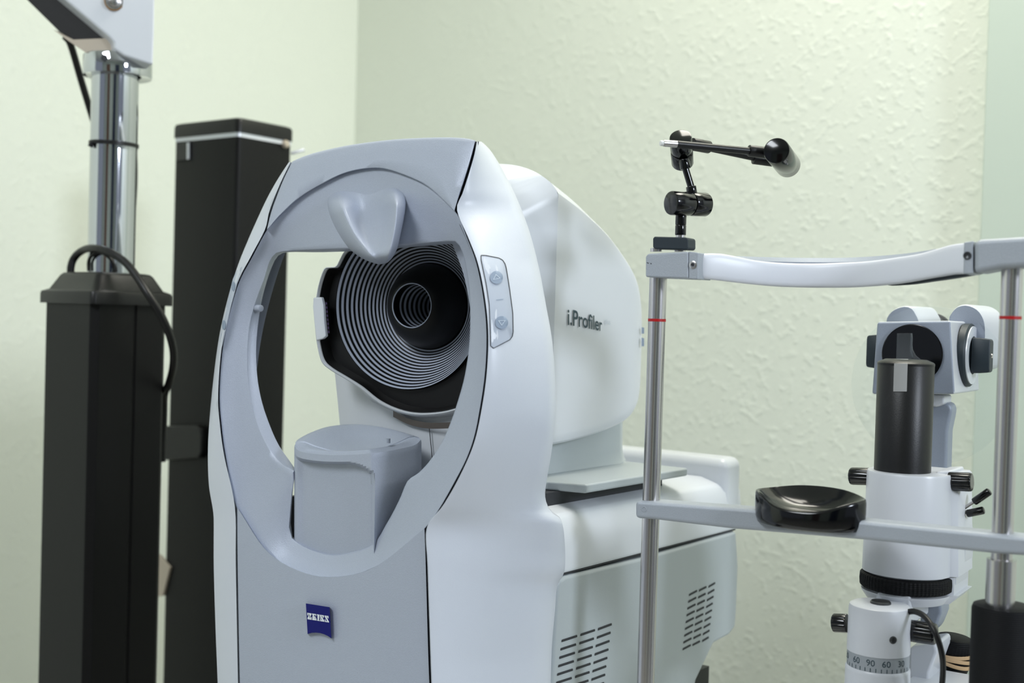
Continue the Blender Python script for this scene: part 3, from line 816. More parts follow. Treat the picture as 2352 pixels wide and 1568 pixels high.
# chin cup
CC = QB(1863, 1170, 0.0); ca, cb_, cz = Q.ab(CC)
zr = QB(1863, 1137, 0).z
Lh, Dh = .0455, .030
def cup(sc, dz, rim=1.0, n=72):
    out = []
    for k in range(n):
        t = 2 * math.pi * k / n; c, s = math.cos(t), math.sin(t)
        x_ = Lh * sc * math.copysign(abs(c) ** .92, c); y_ = Dh * sc * math.copysign(abs(s) ** 1.2, s)
        e = (1 - min(1, abs(x_) / Lh) ** 2)
        zz = dz + rim * ((-.0105 if y_ < 0 else .0035) * e * min(1, abs(y_) / Dh * 1.15))
        out.append(Q.W(ca + x_, cb_ - .004 + y_, zr + zz))
    return out
bm = BM()
loft(bm, [cup(.84, -.0245, 0), cup(.95, -.0235, .0), cup(.985, -.019, .1), cup(1, -.010, .5), cup(1, -.0015, .95), cup(.99, .0008, 1), cup(.965, .0013, 1), cup(.93, .0002, 1), cup(.8, -.0045, .75), cup(.6, -.0100, .45), cup(.35, -.0130, .2), cup(.1, -.0138, 0)], True, True, True)
finish('chin_cup', bm, 'black_gloss', HT, angle=60)
# fixation lamp on its jointed arm
FL = thing('fixation_lamp', 'black jointed fixation lamp with a thin arm, standing on top of the left headrest pole', 'lamp', atY(1540, 572, 1.06))
YF = 1.06
def YP(u, v, Y=YF): return atY(u, v, Y)
bm = BM(); prism(bm, [QB(u, v, -.0075) for u, v in ((1499, 548), (1502, 543), (1576, 545), (1580, 549), (1580, 569), (1576, 573), (1502, 571), (1499, 567))], Q.e2 * .016); finish('clamp_plate', bm, 'handle_teal', FL, bevel=.001)
bm = BM(); rod(bm, YP(1507, 578), YP(1507, 570), .005, 20); rod(bm, YP(1562, 578), YP(1562, 571), .005, 20); finish('clamp_foot', bm, 'steel', FL)
bm = BM(); rod(bm, YP(1563, 546), YP(1564, 535), .0042, 20); finish('stem_collar', bm, 'steel', FL)
bm = BM(); rod(bm, YP(1563, 540), YP(1563.5, 517), .0048, 24, .0004); rod(bm, YP(1563.5, 516.5), YP(1564.5, 488), .0048, 24, .0004); finish('stem', bm, 'black_gloss', FL)
bm = BM(); p, q = YP(1540, 466, 1.048), YP(1622, 470, 1.068); rod(bm, p, p.lerp(q, .548), .0104, 40, .0016); rod(bm, p.lerp(q, .552), q, .0104, 40, .0016); finish('lower_joint', bm, 'black_gloss', FL)
bm = BM(); rod(bm, YP(1590, 446), YP(1587, 428), .0045, 24, .0004); rod(bm, YP(1587, 428), YP(1573, 382), .0031, 24); rod(bm, YP(1575, 388), YP(1571, 366), .0046, 24, .0004); finish('link_arm', bm, 'black_gloss', FL)
bm = BM(); p, q = YP(1568, 376, 1.076), YP(1563, 314, 1.052); rod(bm, p, p.lerp(q, .47), .0097, 40, .0014); rod(bm, p.lerp(q, .48), q, .0097, 40, .0016); finish('upper_joint', bm, 'black_gloss', FL)
bm = BM(); rod(bm, YP(1590, 331, 1.075), YP(1628, 338, 1.085), .0056, 24, .0004); rod(bm, YP(1626, 338, 1.085), YP(1734, 361, 1.10), .0035, 20); rod(bm, YP(1730, 364, 1.10), YP(1775, 370, 1.104), .0050, 24, .0004); finish('rear_arm', bm, 'black_soft', FL)
bm = BM(); p, q = YP(1786, 349, 1.04), YP(1808, 377, 1.085); rod(bm, p - (q - p) * .12, q + (q - p) * .1, .0111, 40, .0014); finish('elbow_joint', bm, 'black_gloss', FL)
bm = BM(); rod(bm, YP(1554, 331, 1.03), YP(1724, 347, 1.05), lambda_r := .0031, 24); finish('front_arm', bm, 'black_soft', FL)
bm = BM(); rod(bm, YP(1720, 346, 1.05), YP(1770, 352, 1.055), .0050, 24, .0004); finish('arm_sleeve', bm, 'black_soft', FL)
bm = BM(); rod(bm, YP(1524, 329, 1.027), YP(1555, 331, 1.03), .0029, 24); finish('lamp_sleeve', bm, 'steel', FL)
bm = BM(); rod(bm, YP(1516, 328.5, 1.026), YP(1524.5, 329, 1.027), .0024, 20, .0007); finish('lamp_tip', bm, 'tip_white', FL)

# ================================================================== SLIT-LAMP MICROSCOPE
MT = thing('slit_lamp_microscope', 'white and grey slit lamp microscope with black tower, standing behind the chin bar', 'microscope', Q.W(.09, .17, .66))
cT = .115
def tw(u, v, c=cT): return QB(u, v, c)
tx = [Q.ab(tw(u, v))[:1][0] for u, v in ((2017, 900), (2145, 900))]
# axis of the tower
def axis_at(u, v, c):
    a, b, z = Q.ab(QB(u, v, c)); return Q.W(a, b, 0), z
TA, z1 = axis_at(2081, 836, cT); _, z0 = axis_at(2077, 1085, cT)
depth = (TA - Vector((0, 0, 0))).y
kpx = depth / FPX
bm = BM(); lathe(bm, TA, Vector((0, 0, 1)), [(63 * kpx, z0 - .03), (63 * kpx, z1 - .0005), (62 * kpx, z1)], 64); finish('lamp_tower', bm, 'black_soft', MT)
bm = BM(); lathe(bm, TA, Vector((0, 0, 1)), [(63.5 * kpx, z1 - .001), (63.5 * kpx, z1 + .0008), (60 * kpx, z1 + .002), (46 * kpx, z1 + .0042), (.001, z1 + .0042)], 64); tc_ = finish('tower_cap', bm, 'black_soft', MT)
# inclined mirror prism on the tower
def tc_px(u, v, dc): return QB(u, v, cT + dc)
bm = BM(); prism(bm, [tc_px(u, v, -.004) for u, v in ((2060, 765), (2092, 765), (2092, 826), (2058, 826))], Q.e2 * .006); finish('mirror', bm, 'clear_prism', MT, bevel=.0004)
mp = [(2092, 765), (2094, 775), (2093, 790), (2094, 802), (2101, 816), (2113, 826), (2128, 832), (2118, 833), (2104, 829), (2095, 820), (2090, 806)]
bm = BM(); prism(bm, [tc_px(u, v, -.003) for u, v in mp], Q.e2 * .004); finish('mirror_holder', bm, 'clear_prism', MT)
# binocular body
BC = .205
bx = [(2014, 739), (2183, 736), (2193, 905), (2002, 905)]
bm = BM(); f0 = [QB(u, v, BC) for u, v in bx]; prism(bm, f0, Q.e2 * .098)
MB_ = finish('binocular_body', bm, ['head_grey', 'scope_white'], MT, bevel=.0022, seg=3)
for pl_ in MB_.data.polygons:
    pl_.material_index = 0 if abs(pl_.normal.dot(Q.e2)) > .9 else 1
oc_ = QB(2096, 813, BC); rO = 69 * (oc_.y / FPX)
bm = BM(); lathe(bm, oc_, Q.e2, [(rO, -.0022), (rO * .97, -.0024), (rO * .955, -.001), (rO * .95, .002), (.0005, .0022)], 64, True); finish('objective_lens', bm, 'black_gloss', MT)
for u, v in ((2140, 812), (2062, 815)):
    pz = QB(u, v, BC - .0005); bm = BM(); lathe(bm, pz, -Q.e2, [(.0082, 0), (.0082, .0012), (.0075, .0014), (.0071, .0004), (.0001, .0003)], 40); finish('lens_ring', bm, 'black_gloss', MT)
# magnification knobs on both sides
def side_axis(u, v, a_plane): return Q.A(u, v, a_plane)
aR = Q.ab(QB(2188, 820, BC))[0]
pc = Q.A(2219, 815, aR + .001)
bm = BM(); lathe(bm, pc, Q.e1, [(.030, -.002), (.030, .004), (.0285, .0055), (.0001, .0055)], 64); kd = finish('magnification_dial', bm, 'handle_teal', MT)
bm = BM(); lathe(bm, pc, Q.e1, [(.0275, .0055), (.0275, .0065), (.018, .0066), (.0175, .0056)], 64, False); finish('dial_scale', bm, 'trim_silver', kd)
X_ = pc + Q.e1 * .006
def knob_bar(name, c0_, dirv, hz, hb, L, tz, par):
    bm = BM(); s_ = []
    for l, k in ((0, 1.0), (L * .5, .98), (L * .92, .93), (L, .86)):
        s_.append([c0_ + dirv * l + Q.e2 * (x * hb * k) + Vector((0, 0, y * hz * k)) for x, y in ((-1, -.8), (-.8, -1), (.8, -1), (1, -.8), (1, .8), (.8, 1), (-.8, 1), (-1, .8))])
    loft(bm, s_, True, True, True); return finish(name, bm, 'handle_teal', par, bevel=.0008)
knob_bar('dial_knob', X_, Q.e1, .0168, .0085, .017, 0, kd)
bm = BM(); lathe(bm, X_ + Q.e1 * .017, Q.e1, [(.0022, 0), (.002, .001), (.0001, .0014)], 16); finish('knob_screw', bm, 'steel', kd)
aL = Q.ab(QB(2010, 815, BC))[0]
pcl = Q.W(aL - .001, Q.ab(pc)[1], pc.z)
bm = BM(); lathe(bm, pcl, -Q.e1, [(.028, -.002), (.028, .003), (.0001, .004)], 48); kd2 = finish('magnification_dial', bm, 'handle_teal', MT)
knob_bar('dial_knob', pcl - Q.e1 * .003, -Q.e1, .0168, .0085, .017, 0, kd2)
# eyepieces with their slanted grey front faces
def eyepiece(px, c, th, dirz, px_cap):
    bm = BM(); pts = resample(cr(px, 5, True), 40, True); P = [QB(p.x, p.y, c) for p in pts]; v_ = Q.e2 * th + Q.e1 * dirz
    cen = sum(P, Vector()) / len(P)
    loft(bm, [[cen + (p - cen) * .96 for p in P], [p + v_ * .05 for p in P], [p + v_ for p in P]], True, True, True)
    o = finish('eyepiece_prism', bm, ['scope_white', 'head_grey'], MT, angle=18)
    for f in o.data.polygons:
        if abs(f.normal.dot(Q.e2)) > .95: f.material_index = 1
    c2 = cen + v_ * 1.0
    bm = BM(); lathe(bm, c2 + Vector((0, 0, .003)), Q.e2, [(.0175, -.002), (.0175, .020), (.0165, .024), (.019, .026), (.019, .034), (.012, .035)], 40); finish('eyecup', bm, 'black_matt', MT)
eyepiece([(2034, 745), (2040, 722), (2056, 708), (2078, 702), (2094, 706), (2104, 720), (2112, 742), (2112, 800), (2080, 830), (2040, 810)], .285, .045, .010, None)
eyepiece([(2178, 735), (2186, 715), (2200, 702), (2222, 699), (2246, 710), (2260, 732), (2264, 760), (2262, 800), (2256, 835), (2235, 850), (2200, 840), (2184, 800)], .262, .055, .006, None)
# stalk below the binocular body and the microscope's arm
bm = BM(); prism(bm, [QB(u, v, .235) for u, v in ((2130, 905), (2168, 908), (2168, 928), (2150, 935), (2130, 930))], Q.e2 * .03); finish('body_bracket', bm, 'scope_white', MT, bevel=.002)
am = [(2126, 922), (2180, 925), (2187, 940), (2177, 990), (2174, 1085), (2172, 1200), (2160, 1380), (2150, 1448), (2112, 1448), (2114, 1200), (2110, 1000)]
bm = BM(); prism(bm, [QB(u, v, .245) for u, v in am], Q.e2 * .022); finish('microscope_arm', bm, 'head_grey', MT, bevel=.005, seg=3)
bm = BM(); prism(bm, [QB(u, v, cT + .05) for u, v in ((2116, 1400), (2150, 1400), (2146, 1446), (2114, 1444))], QB(2132, 1420, .250) - QB(2132, 1420, cT + .05)); finish('arm_strut', bm, 'head_grey', MT)
# lamp housing: big white cylinder with a flat box at its right
LA, zt_ = axis_at(2089, 1090, cT); _, zk = axis_at(2076, 1325, cT); _, zb_ = axis_at(2074, 1368, cT)
kl = LA.y / FPX
bm = BM(); rH = 96 * kl
def housing(z, r, xr, bk):
    out = [LA + Q.e1 * (-r * math.cos(t)) - Q.e2 * (r * math.sin(t)) + Vector((0, 0, z)) for t in [math.pi * k / 40 for k in range(41)]]
    out += [LA + Q.e1 * (r + xr) + Q.e2 * .004 + Vector((0, 0, z)), LA + Q.e1 * (r + xr) + Q.e2 * bk + Vector((0, 0, z)), LA - Q.e1 * (r) + Q.e2 * bk + Vector((0, 0, z))]
    return out
zs = z0 + .0015
loft(bm, [housing(zb_ - .002, rH * .90, .004, .050), housing(zb_ + .004, rH * 1.02, .005, .054), housing(zk - .0105, rH * 1.03, .006, .054), housing(zk - .0104, rH * .93, .006, .054), housing(zk + .0055, rH * .93, .006, .054), housing(zk + .0056, rH * 1.02, .006, .054), housing(zs - .002, rH * .985, .004, .054), housing(zs, rH * .965, .003, .053)], True, True, True)
finish('lamp_housing', bm, 'scope_white', MT, angle=40)
bm = BM(); n_ = 140
KZ = zk - .0024
loops = []
for r_, z_ in ((rH * .90, KZ - .0068), (rH * 1.0, KZ - .0068), (rH * 1.05, KZ - .005), (rH * 1.06, KZ), (rH * 1.05, KZ + .005), (rH * 1.0, KZ + .0066), (rH * .90, KZ + .0066)):
    loops.append([LA + Q.e1 * (math.cos(2 * math.pi * k / n_) * (r_ + (.0005 if k % 2 and r_ > rH * 1.02 else 0))) + Q.e2 * (math.sin(2 * math.pi * k / n_) * (r_ + (.0005 if k % 2 and r_ > rH * 1.02 else 0))) + Vector((0, 0, z_)) for k in range(n_)])
loft(bm, loops, True, True, True); finish('knurled_ring', bm, 'knurled_black', MT, smooth=False)
# right hand box of the housing, slightly behind
bm = BM(); prism(bm, [QB(u, v, cT + .006) for u, v in ((2148, 1082), (2185, 1080), (2190, 1160), (2196, 1340), (2180, 1368), (2150, 1374))], Q.e2 * .045); finish('housing_side', bm, 'scope_white', MT, bevel=.002)
bm = BM(); prism(bm, [QB(u, v, cT + .026) for u, v in ((2192, 1140), (2208, 1141), (2213, 1148), (2214, 1200), (2218, 1240), (2216, 1290), (2196, 1335), (2190, 1330))], Q.e2 * .03); finish('filter_box', bm, 'scope_white', MT, bevel=.003)
def fluted(name, p, q, r, par, nf=9):
    bm = BM(); X, Y, Z = basis(q - p); L = (q - p).length; n = nf * 8; lp = []
    for l, k in ((0, .97), (L * .06, 1), (L * .88, 1.0), (L * .96, .96), (L, .86)):
        ring = []
        for i in range(n):
            t = 2 * math.pi * i / n; rr_ = r * k * (1 - .07 * max(0, math.cos(nf * t)) ** 6); ring.append(p + Z * l + (X * math.cos(t) + Y * math.sin(t)) * rr_)
        lp.append(ring)
    loft(bm, lp, True, True, True); return finish(name, bm, 'black_gloss', par, angle=50)
fluted('clamp_knob', QB(1998, 1094, cT), QB(1953, 1093, cT), 20.5 * kl, MT)
fluted('clamp_knob', QB(2180, 1105, cT + .004), QB(2233, 1107, cT + .004), 21.5 * kl, MT)
for (p, q, t1, t2, w) in (((2192, 1181), (2240, 1150), (2236, 1153), (2274, 1127), 8), ((2196, 1184), (2226, 1178), (2220, 1179.5), (2261, 1171), 8)):
    bm = BM(); rod(bm, QB(*p, cT + .03), QB(*q, cT + .03), .0014, 12); lv = finish('lever', bm, 'steel', MT)
    bm = BM(); rod(bm, QB(*t1, cT + .03), QB(*t2, cT + .03), .0034, 20, .0014); finish('lever_tip', bm, 'black_gloss', lv)
# swivel arm under the housing, and the graduated front cylinder
bm = BM(); prism(bm, [QB(u, v, cT - .035) for u, v in ((2013, 1362), (2022, 1358), (2090, 1366), (2091, 1400), (2089, 1440), (2000, 1440), (2003, 1385))], Q.e2 * .06); finish('swivel_arm', bm, 'scope_white', MT, bevel=.002)
DC = .062
DA, zd1 = axis_at(2021, 1386, DC); _, zd2 = axis_at(2016, 1493, DC); _, zd3 = axis_at(2014, 1527, DC)
kd_ = DA.y / FPX; rD = 70.5 * kd_
bm = BM(); lathe(bm, DA, Vector((0, 0, 1)), [(rD * 1.0, zd2), (rD * 1.0, zd2 + .0004), (rD * .985, zd1 - .004), (rD * .95, zd1 - .001), (rD * .88, zd1), (.0005, zd1)], 64); finish('dial_head', bm, 'scope_white', MT)
bm = BM(); lathe(bm, DA, Vector((0, 0, 1)), [(rD * .985, zd3), (rD * .985, zd2 + .001)], 96); ad = finish('angle_dial', bm, 'dial_grey', MT, angle=50)
bm = BM(); lathe(bm, DA, Vector((0, 0, 1)), [(rD * 1.05, .66), (rD * 1.03, zd3 - .003), (rD * 1.02, zd3 - .001), (rD * .99, zd3), (.001, zd3)], 64); finish('dial_base', bm, 'scope_white', MT)
facing = math.atan2((CAM - DA).dot(Q.e2), (CAM - DA).dot(Q.e1))
def dialpt(th, z, off=.00025):
    r_ = rD * .985 + off; return DA + Q.e1 * (math.cos(facing + th) * r_) + Q.e2 * (math.sin(facing + th) * r_) + Vector((0, 0, z))
hz = zd2 - zd3
for s_, ang in (('30', -1.33), ('60', -.74), ('90', -.23), ('60', .27), ('30', .82)):
    wdt = .30 if s_ else 0
    bm = BM(); add_text(bm, s_, lambda x, y: dialpt(ang + (x - .5) * .27, zd3 + hz * (.42 + .52 * y / .7 * .78)), 0.)
    finish('numerals', bm, 'print_dark', ad, smooth=False)
bm = BM()
for i in range(-8, 9):
    th_ = -.23 + i * .1745
    if abs(th_) > 1.45: continue
    w_ = .012
    bm.faces.new([bm.verts.new(dialpt(t, z)) for t, z in ((th_ - w_, zd3 + hz * .03), (th_ + w_, zd3 + hz * .03), (th_ + w_, zd3 + hz * .28), (th_ - w_, zd3 + hz * .28))])
finish('graduation', bm, 'print_dark', ad, smooth=False)
zcap = zd1
bm = BM(); lathe(bm, DA + Q.e2 * .002, Vector((0, 0, 1)), [(.0085, zcap - .001), (.0085, zcap + .0012), (.0075, zcap + .0022), (.0005, zcap + .0024)], 40); finish('head_plug', bm, 'screw_dark', MT)
hv = QB(2054, 1471, DC - .020)
hd_ = (Vector((hv.x, hv.y, 0)) - DA).normalized()
hp_ = DA + hd_ * (rD * .992) + Vector((0, 0, hv.z))
bm = BM(); lathe(bm, hp_, hd_, [(.0032, -.002), (.0032, .0002), (.0026, .0006), (.0018, .0002), (.0001, .0002)], 24); finish('grub_hole', bm, 'screw_dark', MT)
fluted('dial_knob', QB(1946, 1431, DC), QB(1914, 1430, DC), 22 * kd_, MT)
fluted('focus_knob', QB(2088, 1447, DC + .01), QB(2150, 1456, DC + .01), 25 * kd_, MT)
# cable from the dial head
bm = BM(); tube(bm, cr([QB(2080, 1406, DC), QB(2100, 1404, DC - .004), QB(2122, 1414, DC - .012), QB(2142, 1440, DC - .02), QB(2155, 1470, DC - .022), QB(2164, 1505, DC - .02), QB(2166, 1540, DC - .015), QB(2162, 1600, DC - .01), QB(2160, 1690, DC), QB(2156, 1790, DC + .006), Vector((QB(2150, 1850, DC + .01).x, QB(2150, 1850, DC + .01).y, .664))], 6), .0024, 12); finish('lamp_cable', bm, 'black_soft', MT)
# lower support and base plate
bm = BM(); prism(bm, [QB(u, v, cT + .03) for u, v in ((2117, 1382), (2161, 1374), (2162, 1410), (2150, 1440), (2140, 1455), (2100, 1450), (2112, 1425))], Q.e2 * .03); finish('support_arm', bm, 'head_grey', MT, bevel=.003)
bm = BM(); prism(bm, [QB(u, v, cT - .005) for u, v in ((2086, 1490), (2096, 1484), (2150, 1478), (2152, 1500), (2135, 1546), (2120, 1800), (2080, 1800))], Q.e2 * .05); finish('support_foot', bm, 'scope_white', MT, bevel=.003)
bm = BM(); bz = QB(2130, 1540, cT + .02).z
prism(bm, [Q.W(a, b, bz - .03) for a, b in ((.052, .06), (.052, .15), (.125, .15), (.150, .06))], Vector((0, 0, .03))); finish('base_plate', bm, 'scope_white', MT, bevel=.003)
bm = BM(); prism(bm, [Q.W(a, b, .66) for a, b in ((.06, .06), (.06, .16), (.15, .16), (.15, .06))], Vector((0, 0, bz - .02 - .66))); finish('base_block', bm, 'scope_white', MT, bevel=.004)
# joystick knob with rubber bands
kc = cT + .055
JK = [(QB(2190, 1462, kc), QB(2178, 1540, kc))]
jt, jb = QB(2194, 1470, kc), QB(2180, 1560, kc)
jx = (jt - jb).normalized(); kj = jt.y / FPX
bm = BM(); nj = 72; loops = []
for l, r_ in ((-.03, 24), (0, 30), (.012, 38), (.0145, 41), (.016, 42), (.026, 42), (.0275, 42.5), (.036, 42.5), (.0385, 40), (.0395, 34)):
    X, Y, Z = basis(jx)
    loops.append([jb + jx * l + (X * math.cos(2 * math.pi * k / nj) + Y * math.sin(2 * math.pi * k / nj)) * (r_ * kj + (.0007 if (k % 2 and l >= .0275 and l < .038) else 0)) for k in range(nj)])
loft(bm, loops, True, True, True); finish('joystick_knob', bm, 'knurled_black', MT, angle=30)
for i, (l, r_, dx) in enumerate(((.0248, 43.6, .0), (.0213, 43.9, .0004), (.0178, 44.0, -.0003))):
    bm = BM(); X, Y, Z = basis(jx + Q.e1 * (.05 * (i - 1))); tube_pts = []
    nb_ = 48; loops = []
    for k in range(nb_):
        t = 2 * math.pi * k / nb_; c = jb + jx * (l + .0007 * math.sin(2 * t + i * 2)) + (X * math.cos(t) + Y * math.sin(t)) * (r_ * kj)
        rad = (X * math.cos(t) + Y * math.sin(t)); loops.append([c + rad * .0008 + jx * .0016, c + rad * .0011, c + rad * .0008 - jx * .0016, c - rad * .0006 - jx * .0014, c - rad * .0006 + jx * .0014])
    loops.append(loops[0]); loft(bm, loops, True)
    o = finish('rubber_band', bm, 'rubber_tan', angle=70)
    tag(o, ('tan rubber band stretched round the black knob, uppermost of three', 'tan rubber band stretched round the black knob, middle one of three', 'tan rubber band stretched round the black knob, lowest of three')[i], 'rubber band', 'rubber bands on the black knob')
# adhesive tape on the tower
bm = BM(); rows = []
for v in [822 + i * 6.4 for i in range(13)]:
    row = []
    for j in range(7):
        s = j / 6; row.append((s, v))
    rows.append(row)
def tower_pt(u, v, off):
    # point on the tower's front at pixel (u, v)
    d = ray(u, v); o_ = CAM - Vector((TA.x, TA.y, 0)); r_ = 63 * kpx + off
    A_ = d.x * d.x + d.y * d.y; B_ = 2 * (d.x * o_.x + d.y * o_.y); C_ = o_.x ** 2 + o_.y ** 2 - r_ * r_
    t = (-B_ - math.sqrt(max(0, B_ * B_ - 4 * A_ * C_))) / (2 * A_); return CAM + d * t
g = [[tower_pt(2054 + (31) * s - (v - 825) * .03, v, .0004) for s, v in r] for r in rows[2:]]
g2 = [[tower_pt(2054 + (31) * s - (v - 825) * .03, v, .0007) for s, v in r] for r in rows[2:]]
fold = [[QB(2055 + 31 * j / 6, 824, cT - .0085 + .002) for j in range(7)]]
loft(bm, [[QB(2055 + 31 * j / 6, 824, cT - .006) for j in range(7)]] + g2, False); loft(bm, g[:], False)
tag(finish('adhesive_tape', bm, 'tape_clear', angle=60), 'strip of clear adhesive tape stuck down the front of the black tower', 'tape')
# clear breath shield between body and eyepieces
sc_ = QB(2135, 885, .262); rs = 182 * sc_.y / FPX
bm = BM(); lathe(bm, sc_, Q.e2, [(.0005, 0), (rs - .0006, 0), (rs, .0006), (rs, .0014), (rs - .0006, .002), (.0005, .002)], 96)
finish('breath_shield', bm, 'clear_shield', MT)

# ================================================================== LIFT COLUMN (front left) and TALL COLUMN behind it
LF = Frame(tuple(atY(215, 700, 1.45))[:2], -50)      # e1 = along the right-hand face, e2 = along the left-hand face (turned)
al = math.radians(50)
LF.e1 = Vector((math.cos(al), math.sin(al), 0)); LF.e2 = Vector((-math.sin(al), math.cos(al), 0))
wr_, wl_ = .1045, .116
zt = atY(215, 690, 1.45).z
LT = thing('lift_column', 'black lift column with a moulded cap carrying a chrome tube and white arm', 'instrument stand', LF.W(wr_ / 2, wl_ / 2, 0))
bm = BM()
ins = .006
sec = [(.008, 0), (wr_ * .52, 0), (wr_ * .52, ins * .35), (wr_ * .56, ins * .35), (wr_ * .56, 0), (wr_ - .008, 0), (wr_, .008), (wr_, wl_ - .008), (wr_ - .008, wl_), (.008, wl_), (0, wl_ - .008), (0, .008)]
prism(bm, [LF.W(a, b, 0) for a, b in sec], Vector((0, 0, zt))); finish('column_body', bm, 'column_black', LT, bevel=.0016)
bm = BM()
def rr_loop(x0, x1, y0, y1, r, z):
    out = []
    for cx_, cy_, s0 in ((x1 - r, y1 - r, 0), (x0 + r, y1 - r, 90), (x0 + r, y0 + r, 180), (x1 - r, y0 + r, 270)):
        for k in range(5):
            t = math.radians(s0 + 22.5 * k); out.append(LF.W(cx_ + r * math.cos(t), cy_ + r * math.sin(t), z))
    return out
o_ = .0045
zc_ = zt
H_ = (690 - 622) * 1.45 / FPX
loft(bm, [rr_loop(-o_, wr_ + o_, -o_, wl_ + o_, .007, zc_ - .004), rr_loop(-o_, wr_ + o_, -o_, wl_ + o_, .007, zc_ + .008), rr_loop(-o_ + .001, wr_ + o_ - .001, -o_ + .001, wl_ + o_ - .001, .007, zc_ + .011), rr_loop(.003, wr_ - .003, .003, wl_ - .003, .008, zc_ + .014), rr_loop(.012, wr_ - .012, .012, wl_ - .012, .008, zc_ + H_ - .004), rr_loop(.015, wr_ - .015, .015, wl_ - .015, .008, zc_ + H_ - .001), rr_loop(.02, wr_ - .02, .02, wl_ - .02, .008, zc_ + H_)], True, True, True)
finish('column_cap', bm, 'black_soft', LT, angle=45)
YPz = 1.545
pt, pb_ = atY(268, 150, YPz), atY(255, 620, YPz)
PX = Vector((pb_.x, pb_.y, 0)); 
a_, b_, _ = LF.ab(pb_)
rp_ = 52 * YPz / FPX
bm = BM(); lathe(bm, PX, Vector((0, 0, 1)), [(rp_, zt), (rp_, atY(268, 345, YPz).z - .0005)], 48, False); lathe(bm, PX, Vector((0, 0, 1)), [(rp_ * .97, atY(268, 345, YPz).z - .002), (rp_, atY(268, 345, YPz).z), (rp_ * 1.0, pt.z + .02)], 48, False)
finish('chrome_tube', bm, 'chrome', LT)
zco0, zco1 = atY(270, 178, YPz).z, atY(270, 132, YPz).z
PX2 = Vector((atY(271, 150, YPz).x, YPz, 0))
bm = BM(); lathe(bm, PX2, Vector((0, 0, 1)), [(rp_ * 1.0, zco0 + .002), (rp_ * 1.44, zco0), (rp_ * 1.46, zco0 + .002), (rp_ * 1.46, zco1 - .001), (rp_ * 1.44, zco1), (rp_, zco1)], 64, False); col_ = finish('collar', bm, 'chrome', LT)
cv = (CAM - PX2); cv.z = 0; cv.normalize(); sdir = Vector((-cv.y, cv.x, 0))
hdir = (cv * .93 - sdir * -.0 + sdir * .0 - Vector((1, 0, 0)) * .36).normalized(); hpt = PX2 + hdir * (rp_ * 1.462) + Vector((0, 0, (zco0 + zco1) / 2 + .003))
bm = BM(); lathe(bm, hpt, hdir, [(.0042, -.003), (.0042, .0003), (.0001, .0004)], 24); finish('grub_hole', bm, 'seam_dark', col_)
# white arm bracket and its slanting beam
YA = 1.50
fw = [(90, -51), (150, 0), (250, 84), (262, 98), (262, 112), (285, 128), (352, 150), (355, 70), (356, 0), (357, -60), (357, -110)]
bm = BM(); prism(bm, [atY(u, v, YA) for u, v in fw], Vector((-.030, .055, 0))); finish('arm_bracket', bm, 'white_smooth', LT, bevel=.003)
bm = BM(); prism(bm, [atY(u, v, YA + .0) for u, v in ((300, -110), (302, 0), (302, 128), (352, 150), (356, 0), (357, -110))], Vector((.0, .06, 0)) - Vector((.0, .07, 0)) ); bm.free()
pxa = [(-10, -70), (62, 0), (135, 72), (168, 92), (240, 90), (247, 83), (150, 0), (68, -70)]
bm = BM(); prism(bm, [atY(u, v, YA + .02) for u, v in pxa], Vector((.0, .05, .012))); finish('arm_beam', bm, 'black_matt', LT, bevel=.001)
bm = BM(); prism(bm, [atY(u, v, YA + .015) for u, v in ((122, 68), (168, 91), (240, 88), (264, 100), (300, 122), (240, 117), (196, 120), (160, 96))], Vector((0, .04, .004))); finish('arm_plate', bm, 'beige', LT)
bm = BM(); bq_ = atY(262, 2, YA - .002); lathe(bm, bq_, Vector((.25, -1, 0)), [(.0105, -.004), (.0105, .001), (.0085, .001), (.008, .004), (.0055, .0055), (.0001, .0055)], 32); ab_ = finish('arm_bolt', bm, 'steel', LT)
bm = BM(); lathe(bm, bq_, Vector((.25, -1, 0)), [(.0118, -.004), (.0118, .0004), (.010, .0004)], 32, False); finish('rust_ring', bm, 'rust', ab_)
# thin cord behind the tube and down its right side
bm = BM(); tube(bm, cr([atY(150, 85, 1.56), atY(163, 105, 1.57), atY(188, 190, 1.59), atY(213, 272, 1.605), atY(232, 330, 1.61)], 6), .0045, 10); tube(bm, cr([atY(310, 335, 1.575), atY(311, 420, 1.575), atY(303, 540, 1.57), atY(297, 628, 1.56)], 6), .0028, 10)
tag(finish('cord', bm, 'black_soft'), 'thin black cord running from the white arm down behind the chrome tube', 'cord')
zt_c = atY(262, 332, YPz).z
bm = BM(); lathe(bm, PX + Vector((0, 0, zt_c)), Vector((.03, -.02, 1)), [(rp_ * .98, -.0028), (rp_ * 1.06, -.0022), (rp_ * 1.06, .0022), (rp_ * .98, .0028)], 48, False)
rod(bm, atY(207, 337, 1.52), atY(212, 326, 1.52), .003, 10); tie_ = finish('cable_tie', bm, 'black_soft')
tag(tie_, 'black cable tie fastened round the chrome tube', 'cable tie')
